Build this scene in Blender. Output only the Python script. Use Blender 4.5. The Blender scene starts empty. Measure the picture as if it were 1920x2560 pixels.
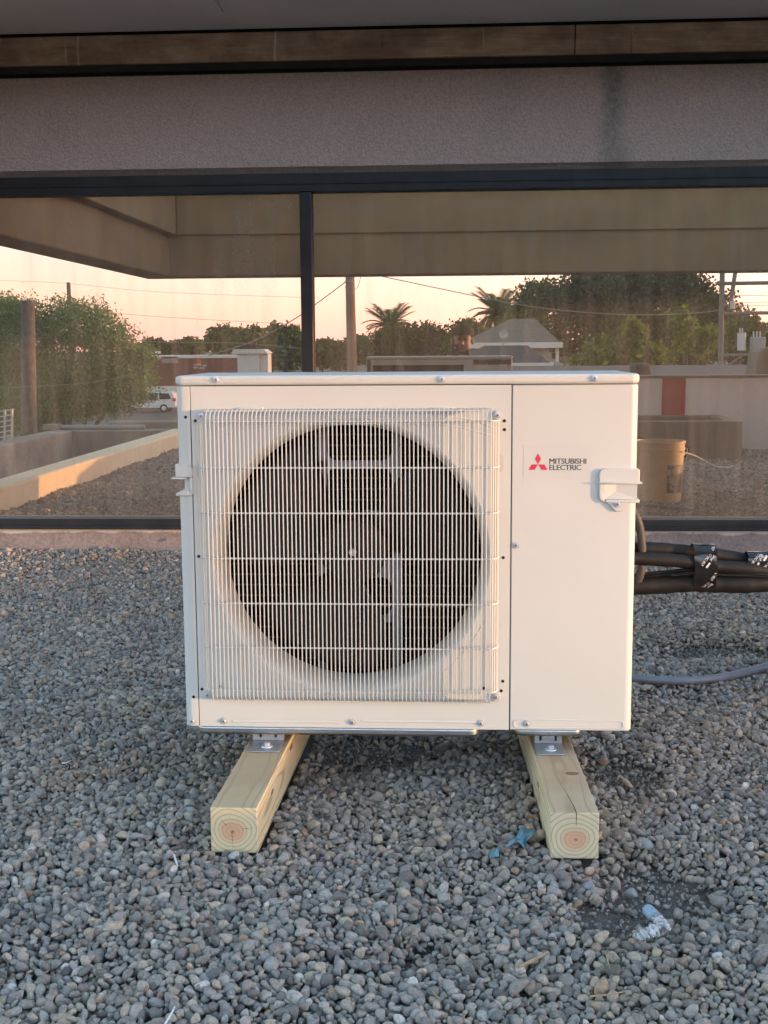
import bpy, math, random
import numpy as np
from mathutils import Vector, Matrix, Euler
random.seed(7); rng = np.random.default_rng(11)
sc = bpy.context.scene
C = sc.collection
R = math.radians
PI = math.pi

# ------------------------------------------------------------------ camera, sky, sun, exposure
CAM = Vector((0.1025, -2.444, 0.9436))
YAW, PITCH, ROLL, FPX = 0.0598, 0.1368, -0.0066, 2975.1
_f = Vector((-math.sin(YAW)*math.cos(PITCH), math.cos(YAW)*math.cos(PITCH), -math.sin(PITCH)))
_r = Vector((math.cos(YAW), math.sin(YAW), 0)); _u = _r.cross(_f)
RX = math.cos(ROLL)*_r + math.sin(ROLL)*_u
UX = -math.sin(ROLL)*_r + math.cos(ROLL)*_u
FX = _f
cd = bpy.data.cameras.new('camera'); cam = bpy.data.objects.new('camera', cd); C.objects.link(cam)
cam.matrix_world = Matrix(((RX.x, UX.x, -FX.x, CAM.x), (RX.y, UX.y, -FX.y, CAM.y), (RX.z, UX.z, -FX.z, CAM.z), (0, 0, 0, 1)))
cd.sensor_fit = 'HORIZONTAL'; cd.sensor_width = 36.0; cd.lens = 36.0*FPX/1920
cd.clip_start = 0.05; cd.clip_end = 9000
sc.camera = cam

SUN_AZ, SUN_EL = R(70), R(2.8)          # azimuth from the wall's outward normal towards +x
SUN_DIR = Vector((math.sin(SUN_AZ)*math.cos(SUN_EL), -math.cos(SUN_AZ)*math.cos(SUN_EL), math.sin(SUN_EL)))
w = bpy.data.worlds.new('World'); sc.world = w; w.use_nodes = True
nt = w.node_tree; bg = nt.nodes['Background']
def wn(typ, **kw):
    x = nt.nodes.new(typ)
    for k, v in kw.items(): setattr(x, k, v)
    return x
def wmath(op, a, b=None, c=None):
    x = wn('ShaderNodeMath', operation=op)
    for i, v in enumerate((a, b, c)):
        if v is None: continue
        if isinstance(v, (int, float)): x.inputs[i].default_value = v
        else: nt.links.new(v, x.inputs[i])
    return x.outputs[0]
sky = wn('ShaderNodeTexSky'); sky.sky_type = 'NISHITA'; sky.sun_disc = False
sky.sun_elevation = SUN_EL; sky.sun_rotation = PI - SUN_AZ
sky.air_density = 1.0; sky.dust_density = 0.35; sky.ozone_density = 2.6
# evening haze: a warm veil that thins with height and away from the sun
tc = wn('ShaderNodeTexCoord'); dt = wn('ShaderNodeVectorMath', operation='DOT_PRODUCT'); dt.inputs[1].default_value = SUN_DIR
nt.links.new(tc.outputs['Generated'], dt.inputs[0])
sz = wn('ShaderNodeSeparateXYZ'); nt.links.new(tc.outputs['Generated'], sz.inputs[0])
near = wmath('POWER', wmath('MULTIPLY_ADD', dt.outputs['Value'], .5, .5), 1.6)
thin = wmath('EXPONENT', wmath('MULTIPLY', wmath('MAXIMUM', sz.outputs[2], 0.0), -5.0))
veil = wmath('MULTIPLY', thin, wmath('MULTIPLY_ADD', near, .85, .15))
hz = wn('ShaderNodeMix', data_type='RGBA', blend_type='MIX'); hz.inputs[6].default_value = (0, 0, 0, 1); hz.inputs[7].default_value = (.42, .215, .44, 1)
nt.links.new(veil, hz.inputs[0])
tt = wn('ShaderNodeMix', data_type='RGBA', blend_type='MIX'); tt.inputs[6].default_value = (.86, .70, .55, 1); tt.inputs[7].default_value = (.44, .262, .42, 1)
nt.links.new(thin, tt.inputs[0])
tn = wn('ShaderNodeMix', data_type='RGBA', blend_type='MULTIPLY'); tn.inputs[0].default_value = 1; nt.links.new(tt.outputs[2], tn.inputs[7])
nt.links.new(sky.outputs[0], tn.inputs[6])
low = wn('ShaderNodeMix', data_type='RGBA', blend_type='MIX'); low.inputs[6].default_value = (0, 0, 0, 1); low.inputs[7].default_value = (.0, .145, .165, 1)
nt.links.new(wmath('EXPONENT', wmath('MULTIPLY', wmath('MAXIMUM', sz.outputs[2], 0.0), -16.0)), low.inputs[0])
h2 = wn('ShaderNodeMix', data_type='RGBA', blend_type='ADD'); h2.inputs[0].default_value = 1; nt.links.new(hz.outputs[2], h2.inputs[6]); nt.links.new(low.outputs[2], h2.inputs[7]); hz = h2
sm = wn('ShaderNodeMix', data_type='RGBA', blend_type='ADD'); sm.inputs[0].default_value = 1
nt.links.new(tn.outputs[2], sm.inputs[6]); nt.links.new(hz.outputs[2], sm.inputs[7])
nt.links.new(sm.outputs[2], bg.inputs[0]); bg.inputs[1].default_value = 0.15
sl = bpy.data.lights.new('sun', 'SUN'); sl.energy = 0.20; sl.angle = R(0.6); sl.color = (.96, 0.585, 0.27)
so = bpy.data.objects.new('sun', sl); C.objects.link(so); so.rotation_euler = SUN_DIR.to_track_quat('Z', 'Y').to_euler()
so.location = (30, -14, 12)
sc.view_settings.view_transform = 'Standard'; sc.view_settings.look = 'None'
sc.view_settings.gamma = 1; sc.view_settings.use_curve_mapping = False
sc.view_settings.exposure = 4.62
sc.cycles.max_bounces = 8; sc.cycles.diffuse_bounces = 4; sc.cycles.glossy_bounces = 4
sc.cycles.caustics_reflective = True; sc.cycles.caustics_refractive = False
sc.cycles.sample_clamp_indirect = 6.0
sc.cycles.use_denoising = True

# ------------------------------------------------------------------ measured positions
WY = 2.845; GLY = 2.862                  # wall face, glass face
def ray(px, py):
    return (RX*((px-960)/FPX) + UX*((1280-py)/FPX) + FX)
def P(px, py, y):                        # point on the upright plane at depth y
    d = ray(px, py); return CAM + d*((y-CAM.y)/d.y)
def G(px, py, z=0.0):                    # point on the level plane at height z
    d = ray(px, py); return CAM + d*((z-CAM.z)/d.z)
def M(px, py, s):                        # a thing seen in the window glass, s metres along the unfolded line of sight
    d = ray(px, py); q = CAM + d*(s/d.y); return Vector((q.x, 2*GLY-q.y, q.z))
def MY(s): return 2*GLY-(CAM.y+s)
def pxm(s): return s/FPX

# ------------------------------------------------------------------ mesh helpers
ORG = {}
class MB:
    def __init__(s): s.v = []; s.f = []; s.m = []
    def add(s, vs, fs, mi=0):
        o = len(s.v); s.v += [tuple(p) for p in vs]
        for f in fs: s.f.append(tuple(i+o for i in f)); s.m.append(mi)
        return s
    def box(s, x0, x1, y0, y1, z0, z1, mi=0):
        return s.add([(x0,y0,z0),(x1,y0,z0),(x1,y1,z0),(x0,y1,z0),(x0,y0,z1),(x1,y0,z1),(x1,y1,z1),(x0,y1,z1)],
              [(3,2,1,0),(4,5,6,7),(0,1,5,4),(1,2,6,5),(2,3,7,6),(3,0,4,7)], mi)
    def obox(s, c, ax, ay, az, mi=0):    # centre and three half-axis vectors
        c, ax, ay, az = Vector(c), Vector(ax), Vector(ay), Vector(az)
        vs = [c+i*ax+j*ay+k*az for k in (-1, 1) for (i, j) in ((-1,-1),(1,-1),(1,1),(-1,1))]
        return s.add(vs, [(3,2,1,0),(4,5,6,7),(0,1,5,4),(1,2,6,5),(2,3,7,6),(3,0,4,7)], mi)
    def tube(s, pts, r, seg=8, mi=0, cap=True, squash=None):
        pts = [Vector(p) for p in pts]; n = len(pts)
        rs = [float(q) for q in r] if isinstance(r, (list, tuple)) else [float(r)]*n
        up = None; o = len(s.v)
        for i, p in enumerate(pts):
            t = (pts[min(i+1, n-1)]-pts[max(i-1, 0)])
            t = t.normalized() if t.length > 1e-9 else Vector((0, 0, 1))
            if up is None:
                up = Vector((0, 0, 1)) if abs(t.z) < .9 else Vector((0, 1, 0))
            a = up - t*up.dot(t); a.normalize(); up = a; b = t.cross(a)
            for k in range(seg):
                an = 2*PI*k/seg
                s.v.append(tuple(p + rs[i]*(math.cos(an)*a + math.sin(an)*b)))
        for i in range(n-1):
            for k in range(seg):
                k2 = (k+1) % seg
                s.f.append((o+i*seg+k, o+i*seg+k2, o+(i+1)*seg+k2, o+(i+1)*seg+k)); s.m.append(mi)
        if cap:
            s.f.append(tuple(o+k for k in reversed(range(seg)))); s.m.append(mi)
            s.f.append(tuple(o+(n-1)*seg+k for k in range(seg))); s.m.append(mi)
        return s
    def lathe(s, prof, c, axis='y', seg=32, mi=0, cap0=False, cap1=False):   # prof: (radius, along axis)
        c = Vector(c); o = len(s.v)
        for (r, t) in prof:
            for k in range(seg):
                a = 2*PI*k/seg; ca, sa = r*math.cos(a), r*math.sin(a)
                s.v.append(tuple(c+Vector({'y': (ca, t, sa), 'z': (ca, sa, t), 'x': (t, ca, sa)}[axis])))
        for i in range(len(prof)-1):
            for k in range(seg):
                k2 = (k+1) % seg
                s.f.append((o+i*seg+k, o+i*seg+k2, o+(i+1)*seg+k2, o+(i+1)*seg+k)); s.m.append(mi)
        if cap0: s.f.append(tuple(o+k for k in range(seg))); s.m.append(mi)
        if cap1: s.f.append(tuple(o+(len(prof)-1)*seg+k for k in reversed(range(seg)))); s.m.append(mi)
        return s
    def prism(s, poly, axis, a0, a1, mi=0):   # axis z: poly (x,y); axis y: poly (x,z); axis x: poly (y,z)
        n = len(poly)
        mk = {'z': lambda p, a: (p[0], p[1], a), 'y': lambda p, a: (p[0], a, p[1]), 'x': lambda p, a: (a, p[0], p[1])}[axis]
        vs = [mk(p, a0) for p in poly]+[mk(p, a1) for p in poly]
        fs = [tuple(reversed(range(n))), tuple(range(n, 2*n))]+[(i, (i+1) % n, n+(i+1) % n, n+i) for i in range(n)]
        return s.add(vs, fs, mi)
    def mesh(s, name, mats, smooth=35, off=(0, 0, 0), recalc=True):
        me = bpy.data.meshes.new(name)
        v = [(a-off[0], b-off[1], c-off[2]) for a, b, c in s.v]
        me.from_pydata(v, [], s.f)
        for m_ in (mats if isinstance(mats, (list, tuple)) else [mats]): me.materials.append(m_)
        if len(me.materials) > 1: me.polygons.foreach_set('material_index', s.m)
        if recalc and len(s.f) < 60000:
            import bmesh
            bm = bmesh.new(); bm.from_mesh(me); bmesh.ops.recalc_face_normals(bm, faces=bm.faces); bm.to_mesh(me); bm.free()
        if smooth is not None:
            me.polygons.foreach_set('use_smooth', [True]*len(me.polygons))
            me.set_sharp_from_angle(angle=R(smooth))
        me.update(); return me
    def build(s, name, mats, parent=None, smooth=35, bevel=None, seg=2, recalc=True):
        off = ORG.get(parent.name, (0, 0, 0)) if parent else (0, 0, 0)
        o = bpy.data.objects.new(name, s.mesh(name, mats, smooth, off, recalc)); C.objects.link(o)
        if parent: o.parent = parent
        ORG[o.name] = off
        if bevel:
            b = o.modifiers.new('bevel', 'BEVEL'); b.width = bevel; b.segments = seg; b.limit_method = 'ANGLE'; b.angle_limit = R(40)
            b.harden_normals = False
        return o
def tag(o, label, cat, group=None):
    o['label'] = label; o['category'] = cat
    if group: o['group'] = group
    return o
def thing(name, loc, label, cat, group=None, rz=0.0, local=False):
    o = bpy.data.objects.new(name, None); C.objects.link(o); o.location = loc; o.rotation_euler = (0, 0, rz)
    o.empty_display_size = .1
    ORG[o.name] = (0, 0, 0) if local else tuple(loc)
    return tag(o, label, cat, group)
def place(name, me, parent, loc, rot=(0, 0, 0), scale=(1, 1, 1)):
    o = bpy.data.objects.new(name, me); C.objects.link(o)
    off = ORG.get(parent.name, (0, 0, 0)) if parent else (0, 0, 0)
    o.location = Vector(loc)-Vector(off); o.rotation_euler = rot; o.scale = scale
    if parent: o.parent = parent
    ORG[o.name] = tuple(loc); return o
def kind(o, k='structure'): o['kind'] = k; return o
def round_poly(x0, x1, y0, y1, radii, n=6):   # radii at (x0,y0),(x1,y0),(x1,y1),(x0,y1)
    pts = []
    for (cx, cy, r, a0) in ((x0, y0, radii[0], PI), (x1, y0, radii[1], 1.5*PI), (x1, y1, radii[2], 0), (x0, y1, radii[3], .5*PI)):
        if r <= 0: pts.append((cx, cy)); continue
        qx = cx+(r if cx == x0 else -r); qy = cy+(r if cy == y0 else -r)
        for k in range(n+1):
            a = a0+.5*PI*k/n; pts.append((qx+r*math.cos(a), qy+r*math.sin(a)))
    return pts

# ------------------------------------------------------------------ materials
class NT:
    def __init__(s, name):
        s.m = bpy.data.materials.new(name); s.m.use_nodes = True; s.t = s.m.node_tree
        s.p = s.t.nodes['Principled BSDF']; s.out = s.t.nodes['Material Output']
    def n(s, typ, **kw):
        x = s.t.nodes.new(typ)
        for k, v in kw.items():
            if k.startswith('i_'):
                x.inputs[k[2:].replace('_', ' ')].default_value = v
            else: setattr(x, k, v)
        return x
    def l(s, a, b): s.t.links.new(a, b)
    def coord(s, which='Object', scale=None):
        c = s.n('ShaderNodeTexCoord').outputs[which]
        if scale is None: return c
        mp = s.n('ShaderNodeMapping'); mp.inputs['Scale'].default_value = scale; s.l(c, mp.inputs['Vector']); return mp.outputs[0]
    def noise(s, vec, scale, detail=4, rough=.55, out='Fac'):
        x = s.n('ShaderNodeTexNoise'); x.inputs['Scale'].default_value = scale; x.inputs['Detail'].default_value = detail
        x.inputs['Roughness'].default_value = rough
        if vec is not None: s.l(vec, x.inputs['Vector'])
        return x.outputs[out]
    def ramp(s, fac, stops):
        x = s.n('ShaderNodeValToRGB'); e = x.color_ramp.elements
        while len(e) < len(stops): e.new(.5)
        for i, (p, c) in enumerate(stops):
            e[i].position = p; e[i].color = (c[0], c[1], c[2], 1) if not isinstance(c, (int, float)) else (c, c, c, 1)
        s.l(fac, x.inputs[0]); return x.outputs[0]
    def mix(s, fac, a, b, mode='MIX'):
        x = s.n('ShaderNodeMix', data_type='RGBA', blend_type=mode)
        for v, i in ((fac, 0), (a, 6), (b, 7)):
            if isinstance(v, (int, float)): x.inputs[i].default_value = v
            elif isinstance(v, tuple): x.inputs[i].default_value = (*v, 1)
            else: s.l(v, x.inputs[i])
        return x.outputs[2]
    def math(s, op, a, b=0.0, c=None):
        x = s.n('ShaderNodeMath', operation=op)
        for i, v in enumerate((a, b, c)):
            if v is None: continue
            if isinstance(v, (int, float)): x.inputs[i].default_value = v
            else: s.l(v, x.inputs[i])
        return x.outputs[0]
    def bump(s, h, strength=.3, dist=.01):
        x = s.n('ShaderNodeBump'); x.inputs['Strength'].default_value = strength; x.inputs['Distance'].default_value = dist
        s.l(h, x.inputs['Height']); s.l(x.outputs[0], s.p.inputs['Normal']); return x
    def set(s, **kw):
        for k, v in kw.items():
            i = s.p.inputs[k.replace('_', ' ')]
            if isinstance(v, (int, float)): i.default_value = v
            elif isinstance(v, tuple): i.default_value = (*v, 1) if len(v) == 3 else v
            else: s.l(v, i)
        return s
def simple(name, c1, c2=None, scale=8, rough=.6, metal=0, bump=None, spec=.5, lo=.35, hi=.65, stretch=None, coord='Object'):
    t = NT(name); vec = t.coord(coord, stretch)
    c2 = c2 or tuple(x*.85 for x in c1)
    n = t.noise(vec, scale, 6)
    t.set(Base_Color=t.ramp(n, [(lo, c1), (hi, c2)]), Roughness=rough, Metallic=metal, Specular_IOR_Level=spec)
    if bump: t.bump(t.noise(vec, bump[0], 5), bump[1], bump[2])
    return t.m

def m_paint():
    t = NT('cream_paint'); v = t.coord()
    n = t.noise(v, 3, 5); n2 = t.noise(v, 900, 2)
    t.set(Base_Color=t.ramp(n, [(.3, (.605, .605, .565)), (.7, (.575, .575, .535))]), Roughness=.38, Specular_IOR_Level=.45)
    t.bump(t.math('ADD', t.math('MULTIPLY', n2, .06), t.noise(v, 5.5, 2, .4)), .10, .010); return t.m
def m_stucco():
    t = NT('stucco'); v = t.coord()
    n = t.noise(v, 2.2, 6, .6); g = t.noise(v, 105, 4, .75); b = t.noise(v, 48, 3, .6)
    col = t.ramp(n, [(.3, (.46, .39, .335)), (.5, (.60, .455, .405)), (.72, (.51, .43, .365))])
    col = t.mix(.55, col, t.ramp(g, [(.3, (.27, .215, .185)), (.7, (.72, .575, .50))]))
    # a damp run where the roof has leaked
    sx = t.n('ShaderNodeSeparateXYZ'); t.l(v, sx.inputs[0])
    wob = t.math('MULTIPLY', t.noise(v, 5, 4), .16)
    d = t.math('ABSOLUTE', t.math('SUBTRACT', t.math('ADD', sx.outputs[0], wob), STREAK_X+.08))
    k = t.ramp(d, [(.015, 1.0), (.085, 0.0)])
    k2 = t.math('MULTIPLY', k, t.math('MULTIPLY', t.math('MULTIPLY_ADD', t.math('SUBTRACT', sx.outputs[2], 1.7), .7, .5), t.ramp(b, [(.3, .5), (.6, 1.0)])))
    col = t.mix(k2, col, (.16, .155, .145))
    t.set(Base_Color=col, Roughness=.95, Specular_IOR_Level=.15)
    t.bump(t.math('ADD', g, b), .9, .012); return t.m
def m_wood_trim():
    t = NT('weathered_trim'); v = t.coord('Object', (1, 1, 5)); v2 = t.coord()
    n = t.noise(v, 6, 7, .65); f = t.noise(t.coord('Object', (.7, 1, 22)), 9, 5)
    col = t.ramp(n, [(.25, (.30, .18, .11)), (.5, (.52, .35, .23)), (.72, (.62, .49, .37))])
    col = t.mix(.3, col, t.ramp(f, [(.35, (.16, .105, .065)), (.7, (.48, .37, .26))]))
    drip = t.noise(t.coord('Object', (26, 1, 1.6)), 1.0, 3, .6)
    col = t.mix(t.ramp(t.noise(v2, 3.5, 6, .65), [(.42, 0.0), (.6, .6)]), col, (.16, .085, .055))
    col = t.mix(t.ramp(drip, [(.68, 0.0), (.72, .7)]), col, (.62, .56, .48))
    drk = t.noise(t.coord('Object', (17, 1, 1.1)), 1.0, 4, .6); col = t.mix(t.ramp(drk, [(.66, 0.0), (.72, .7)]), col, (.05, .035, .028))
    t.set(Base_Color=col, Roughness=.8); t.bump(f, .25, .004); return t.m
def m_soffit():
    t = NT('soffit_paint'); v = t.coord()
    n = t.noise(v, 2.5, 6, .6); g = t.noise(v, 120, 3)
    t.set(Base_Color=t.mix(.25, t.ramp(n, [(.3, (.46, .45, .46)), (.7, (.55, .53, .53))]), t.ramp(g, [(.3, (.38, .38, .38)), (.7, (.62, .60, .6))])), Roughness=.9)
    t.bump(g, .2, .003); return t.m
def m_curb():
    t = NT('stained_concrete'); v = t.coord()
    n = t.noise(v, 4, 7, .62); g = t.noise(v, 60, 5, .7)
    col = t.ramp(n, [(.3, (.19, .145, .125)), (.5, (.29, .225, .195)), (.7, (.36, .29, .255))])
    col = t.mix(.4, col, t.ramp(g, [(.35, (.12, .10, .10)), (.65, (.42, .35, .33))]))
    sx = t.n('ShaderNodeSeparateXYZ'); t.l(v, sx.inputs[0])
    h = t.math('ADD', sx.outputs[2], t.math('MULTIPLY', t.noise(v, 9, 5), .05))
    col = t.mix(t.ramp(h, [(.145, 0.0), (.152, .75)]), col, (.66, .60, .56))          # ragged pale band under the sill
    col = t.mix(t.ramp(t.noise(v, 14, 5), [(.66, 0.0), (.7, .8)]), col, (.10, .10, .11))
    t.set(Base_Color=col, Roughness=.92); t.bump(t.math('ADD', g, n), .5, .008); return t.m
def m_glass():
    t = NT('mirror_glass'); v = t.coord()
    vert = t.noise(t.coord('Object', (9, 1, .45)), 2.2, 6, .6)
    spk = t.noise(v, 210, 2, .5); patch = t.noise(v, 1.1, 3)
    gl = t.n('ShaderNodeBsdfGlossy'); gl.inputs['Roughness'].default_value = 0.0
    gl.inputs['Color'].default_value = (.57, .475, .40, 1)
    du = t.n('ShaderNodeBsdfDiffuse')
    du.inputs['Color'].default_value = (.44, .38, .31, 1)
    a = t.ramp(vert, [(.4, .03), (.62, .12), (.75, .2)])
    b = t.math('MULTIPLY', t.ramp(spk, [(.6, 0.0), (.66, .22)]), t.ramp(patch, [(.45, 0.0), (.65, 1.0)]))
    fac = t.math('ADD', t.math('ADD', a, b), .09)
    ms = t.n('ShaderNodeMixShader'); t.l(fac, ms.inputs[0]); t.l(gl.outputs[0], ms.inputs[1]); t.l(du.outputs[0], ms.inputs[2])
    t.l(ms.outputs[0], t.out.inputs[0]); return t.m
def m_pebble():
    t = NT('river_pebble'); oi = t.n('ShaderNodeObjectInfo'); v = t.coord()
    rnd = oi.outputs['Random']
    col = t.ramp(rnd, [(0, (.12, .115, .11)), (.2, (.34, .33, .31)), (.35, (.20, .193, .18)), (.55, (.44, .425, .39)), (.7, (.28, .272, .258)), (.84, (.46, .42, .345)), (.92, (.50, .42, .32)), (.95, (.36, .25, .17)), (.97, (.30, .29, .27)), (1, (.74, .71, .67))])
    g = t.noise(v, 1.6, 6, .7); 
    vv = t.n('ShaderNodeVectorMath', operation='ADD'); t.l(v, vv.inputs[0]); t.l(oi.outputs['Location'], vv.inputs[1])
    g = t.noise(vv.outputs[0], 2.4, 6, .7); s = t.noise(vv.outputs[0], 14, 3, .7)
    wz = t.noise(oi.outputs['Location'], 3.2, 3, .6); col = t.mix(t.ramp(wz, [(.48, 0.0), (.68, .55)]), col, t.mix(.5, col, (.42, .32, .20)))
    col = t.mix(1.0, col, t.ramp(g, [(.25, .5), (.5, 1.0), (.75, 1.4)]), 'MULTIPLY')
    col = t.mix(t.ramp(s, [(.62, 0.0), (.75, .35)]), col, (.42, .41, .39))
    col = t.mix(1.0, col, (.96, .865, .81), 'MULTIPLY')
    t.set(Base_Color=col, Roughness=.72, Specular_IOR_Level=.35); t.bump(t.math('ADD', g, t.math('MULTIPLY', s, .4)), .35, .12); return t.m
def m_dirt():
    t = NT('dark_grit'); v = t.coord()
    n = t.noise(v, 7, 6, .65); g = t.noise(v, 260, 4, .75)
    col = t.ramp(n, [(.3, (.11, .09, .078)), (.65, (.20, .165, .14))])
    col = t.mix(.5, col, t.ramp(g, [(.4, (.07, .06, .053)), (.7, (.40, .35, .30))]))
    t.set(Base_Color=col, Roughness=.95); t.bump(g, .8, .012); return t.m
def m_pine(pith, tint):
    t = NT('treated_pine'); v = t.coord()
    warp = t.noise(t.coord('Object', (3, .9, 3)), 2.2, 3, .5, 'Color')
    wv = t.n('ShaderNodeVectorMath', operation='SCALE'); wv.inputs['Scale'].default_value = .045
    sb = t.n('ShaderNodeVectorMath', operation='SUBTRACT'); sb.inputs[1].default_value = (.5, .5, .5); t.l(warp, sb.inputs[0]); t.l(sb.outputs[0], wv.inputs[0])
    ad = t.n('ShaderNodeVectorMath', operation='ADD'); t.l(v, ad.inputs[0]); t.l(wv.outputs[0], ad.inputs[1])
    sx = t.n('ShaderNodeSeparateXYZ'); t.l(ad.outputs[0], sx.inputs[0])
    X = t.math('SUBTRACT', sx.outputs[0], pith[0]); Z = t.math('SUBTRACT', sx.outputs[2], pith[1])
    r = t.math('SQRT', t.math('ADD', t.math('MULTIPLY', X, X), t.math('MULTIPLY', Z, Z)))
    fr = t.math('FRACT', t.math('MULTIPLY', t.math('POWER', t.math('ADD', r, t.math('MULTIPLY', t.math('SUBTRACT', t.noise(t.coord('Object', (1, .15, 1)), 30, 3), .5), .004)), .8), 74))
    ring = t.ramp(fr, [(0, .7), (.10, .12), (.55, .0), (.84, .12), (.91, 1.0), (.97, 1.0), (1, .7)])
    fib = t.noise(t.coord('Object', (60, 2.0, 60)), 6, 4, .6)
    base = t.ramp(fib, [(.3, (.64, .53, .33)), (.7, (.76, .66, .44))])
    col = t.mix(t.math('MULTIPLY', ring, .8), base, (.17, .095, .04))
    col = t.mix(.34, col, tint)
    blot = t.noise(v, 9, 4)
    col = t.mix(t.ramp(blot, [(.5, 0.0), (.72, .4)]), col, (.50, .47, .28))
    heart = t.ramp(r, [(.0, .8), (.014, .9), (.021, .7), (.026, 0.0)])
    col = t.mix(t.math('MULTIPLY', heart, .58), col, (.68, .25, .13))
    col = t.mix(t.ramp(r, [(.0008, 1.0), (.003, 0.0)]), col, (.09, .045, .03))
    # grey handling dirt on the upper face
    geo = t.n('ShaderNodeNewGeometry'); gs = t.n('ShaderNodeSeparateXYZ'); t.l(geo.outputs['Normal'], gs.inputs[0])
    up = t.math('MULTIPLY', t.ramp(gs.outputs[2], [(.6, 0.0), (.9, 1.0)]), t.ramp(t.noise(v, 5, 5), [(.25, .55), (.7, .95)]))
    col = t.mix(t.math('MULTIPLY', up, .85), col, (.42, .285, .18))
    t.set(Base_Color=col, Roughness=.78, Specular_IOR_Level=.25); t.bump(t.math('ADD', fib, t.math('MULTIPLY', fr, .4)), .25, .002); return t.m
def m_metal(name, c, rough=.35, sc_=30):
    t = NT(name); v = t.coord(); n = t.noise(v, sc_, 4)
    t.set(Base_Color=t.ramp(n, [(.35, c), (.65, tuple(x*.8 for x in c))]), Metallic=1.0, Roughness=t.ramp(n, [(.3, rough*.8), (.7, rough*1.3)])); return t.m
def m_leaf(name, c1, c2, trans=.35):
    t = NT(name); g = t.n('ShaderNodeNewGeometry')
    col = t.ramp(g.outputs['Random Per Island'], [(0, c1), (.6, tuple((a+b)/2 for a, b in zip(c1, c2))), (1, c2)])
    d = t.n('ShaderNodeBsdfDiffuse'); tr = t.n('ShaderNodeBsdfTranslucent'); t.l(col, d.inputs[0]); t.l(col, tr.inputs[0])
    ms = t.n('ShaderNodeMixShader'); ms.inputs[0].default_value = trans; t.l(d.outputs[0], ms.inputs[1]); t.l(tr.outputs[0], ms.inputs[2])
    t.l(ms.outputs[0], t.out.inputs[0]); return t.m
STREAK_X = P(1530, 300, WY).x
PAINT = m_paint()
STUCCO = m_stucco(); TRIM = m_wood_trim(); SOFFIT = m_soffit(); CURB = m_curb(); GLASS = m_glass(); PEBBLE = m_pebble(); DIRT = m_dirt()
BLACKF = simple('black_anodised', (.012, .0125, .014), (.022, .022, .024), 14, .42, spec=.4)
DARKGAP = simple('dark_shade', (.018, .015, .013), (.03, .026, .022), 12, .8)
GALV = m_metal('galvanised', (.62, .63, .64), .32); STEEL = simple('zinc_screw', (.62, .64, .66), (.55, .57, .6), 60, .3, metal=.45)
GALVP = simple('galvanised_skin', (.42, .43, .44), (.36, .37, .38), 25, .42, metal=.55)
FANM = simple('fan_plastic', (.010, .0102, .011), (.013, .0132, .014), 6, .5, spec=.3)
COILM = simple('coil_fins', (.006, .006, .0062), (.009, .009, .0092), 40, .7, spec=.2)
TUBEM = simple('coil_tube', (.16, .13, .11), (.12, .10, .09), 40, .45, metal=.3)
HOLE = simple('hole_black', (.012, .012, .012), (.016, .016, .016), 10, .8)
FOAM = simple('pipe_foam', (.0075, .0072, .007), (.012, .0114, .011), 30, .6, bump=(50, .18, .004), spec=.3)
TAPE = simple('black_tape', (.010, .010, .011), (.016, .016, .017), 20, .16, spec=.6, bump=(45, .12, .003))
WHITEP = simple('white_print', (.72, .72, .70), (.66, .66, .64), 30, .5)
REDP = simple('red_print', (.62, .035, .075), (.58, .03, .07), 30, .45)
GREYP = simple('charcoal_print', (.045, .043, .045), (.05, .048, .05), 30, .5)
CONDUIT = simple('grey_conduit', (.17, .185, .205), (.14, .15, .17), 12, .32)
HOSE = simple('ribbed_hose', (.07, .06, .05), (.05, .043, .036), 20, .6)
STICK = simple('sticker_film', (.595, .595, .555), (.585, .585, .545), 20, .33)

# ------------------------------------------------------------------ ground, street, roof decks
GZ = -4.4
gm = NT('town_ground'); v = gm.coord(); n1 = gm.noise(v, .05, 6); n2 = gm.noise(v, 3, 5)
gm.set(Base_Color=gm.mix(.4, gm.ramp(n1, [(.35, (.10, .095, .08)), (.5, (.075, .085, .045)), (.65, (.15, .135, .11))]), gm.ramp(n2, [(.3, (.07, .07, .06)), (.7, (.16, .15, .12))])), Roughness=.95)
kind(MB().add([(-3000,-3000,GZ),(3000,-3000,GZ),(3000,3000,GZ),(-3000,3000,GZ)], [(0,1,2,3)]).build('ground', gm.m))
ASPH = simple('worn_asphalt', (.075, .07, .066), (.11, .10, .092), 1.5, .9, bump=(40, .3, .01))
yst = MY(101)
kind(MB().add([(-200, yst-9, GZ+.004), (200, yst-9, GZ+.004), (200, yst+9, GZ+.004), (-200, yst+9, GZ+.004)], [(0,1,2,3)]).build('road', ASPH))

def gh(x, y):     # height of the gravel bed
    x = np.asarray(x, float); y = np.asarray(y, float)
    h = .006*np.sin(x*3.1+1.1)*np.cos(y*2.3) + .005*np.sin(x*7.3+y*4.1) + .003*np.sin(x*15.1-y*12.7+2)
    h = h + .035*np.clip((y-1.7)/1.1, 0, 1)**1.3
    for (cx, cy, rx, ry, d) in PATCH:
        h = h - d*np.exp(-(((x-cx)/rx)**2+((y-cy)/ry)**2)*.9)
    for (cx, cy, rx, ry, d) in MOUND:
        h = h + d*np.exp(-(((x-cx)/rx)**2+((y-cy)/ry)**2))
    return h
def pk(px, py, rx, ry, d): g = G(px, py); return (g.x, g.y, rx, ry, d)
PATCH = [pk(1630, 2215, .15, .13, .020), pk(1580, 2295, .13, .09, .018), pk(930, 1880, .22, .15, .018), pk(1800, 1625, .26, .13, .014), pk(1560, 1930, .12, .18, .016), pk(1050, 2390, .05, .04, .010), pk(1690, 1740, .12, .10, .008)]
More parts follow.
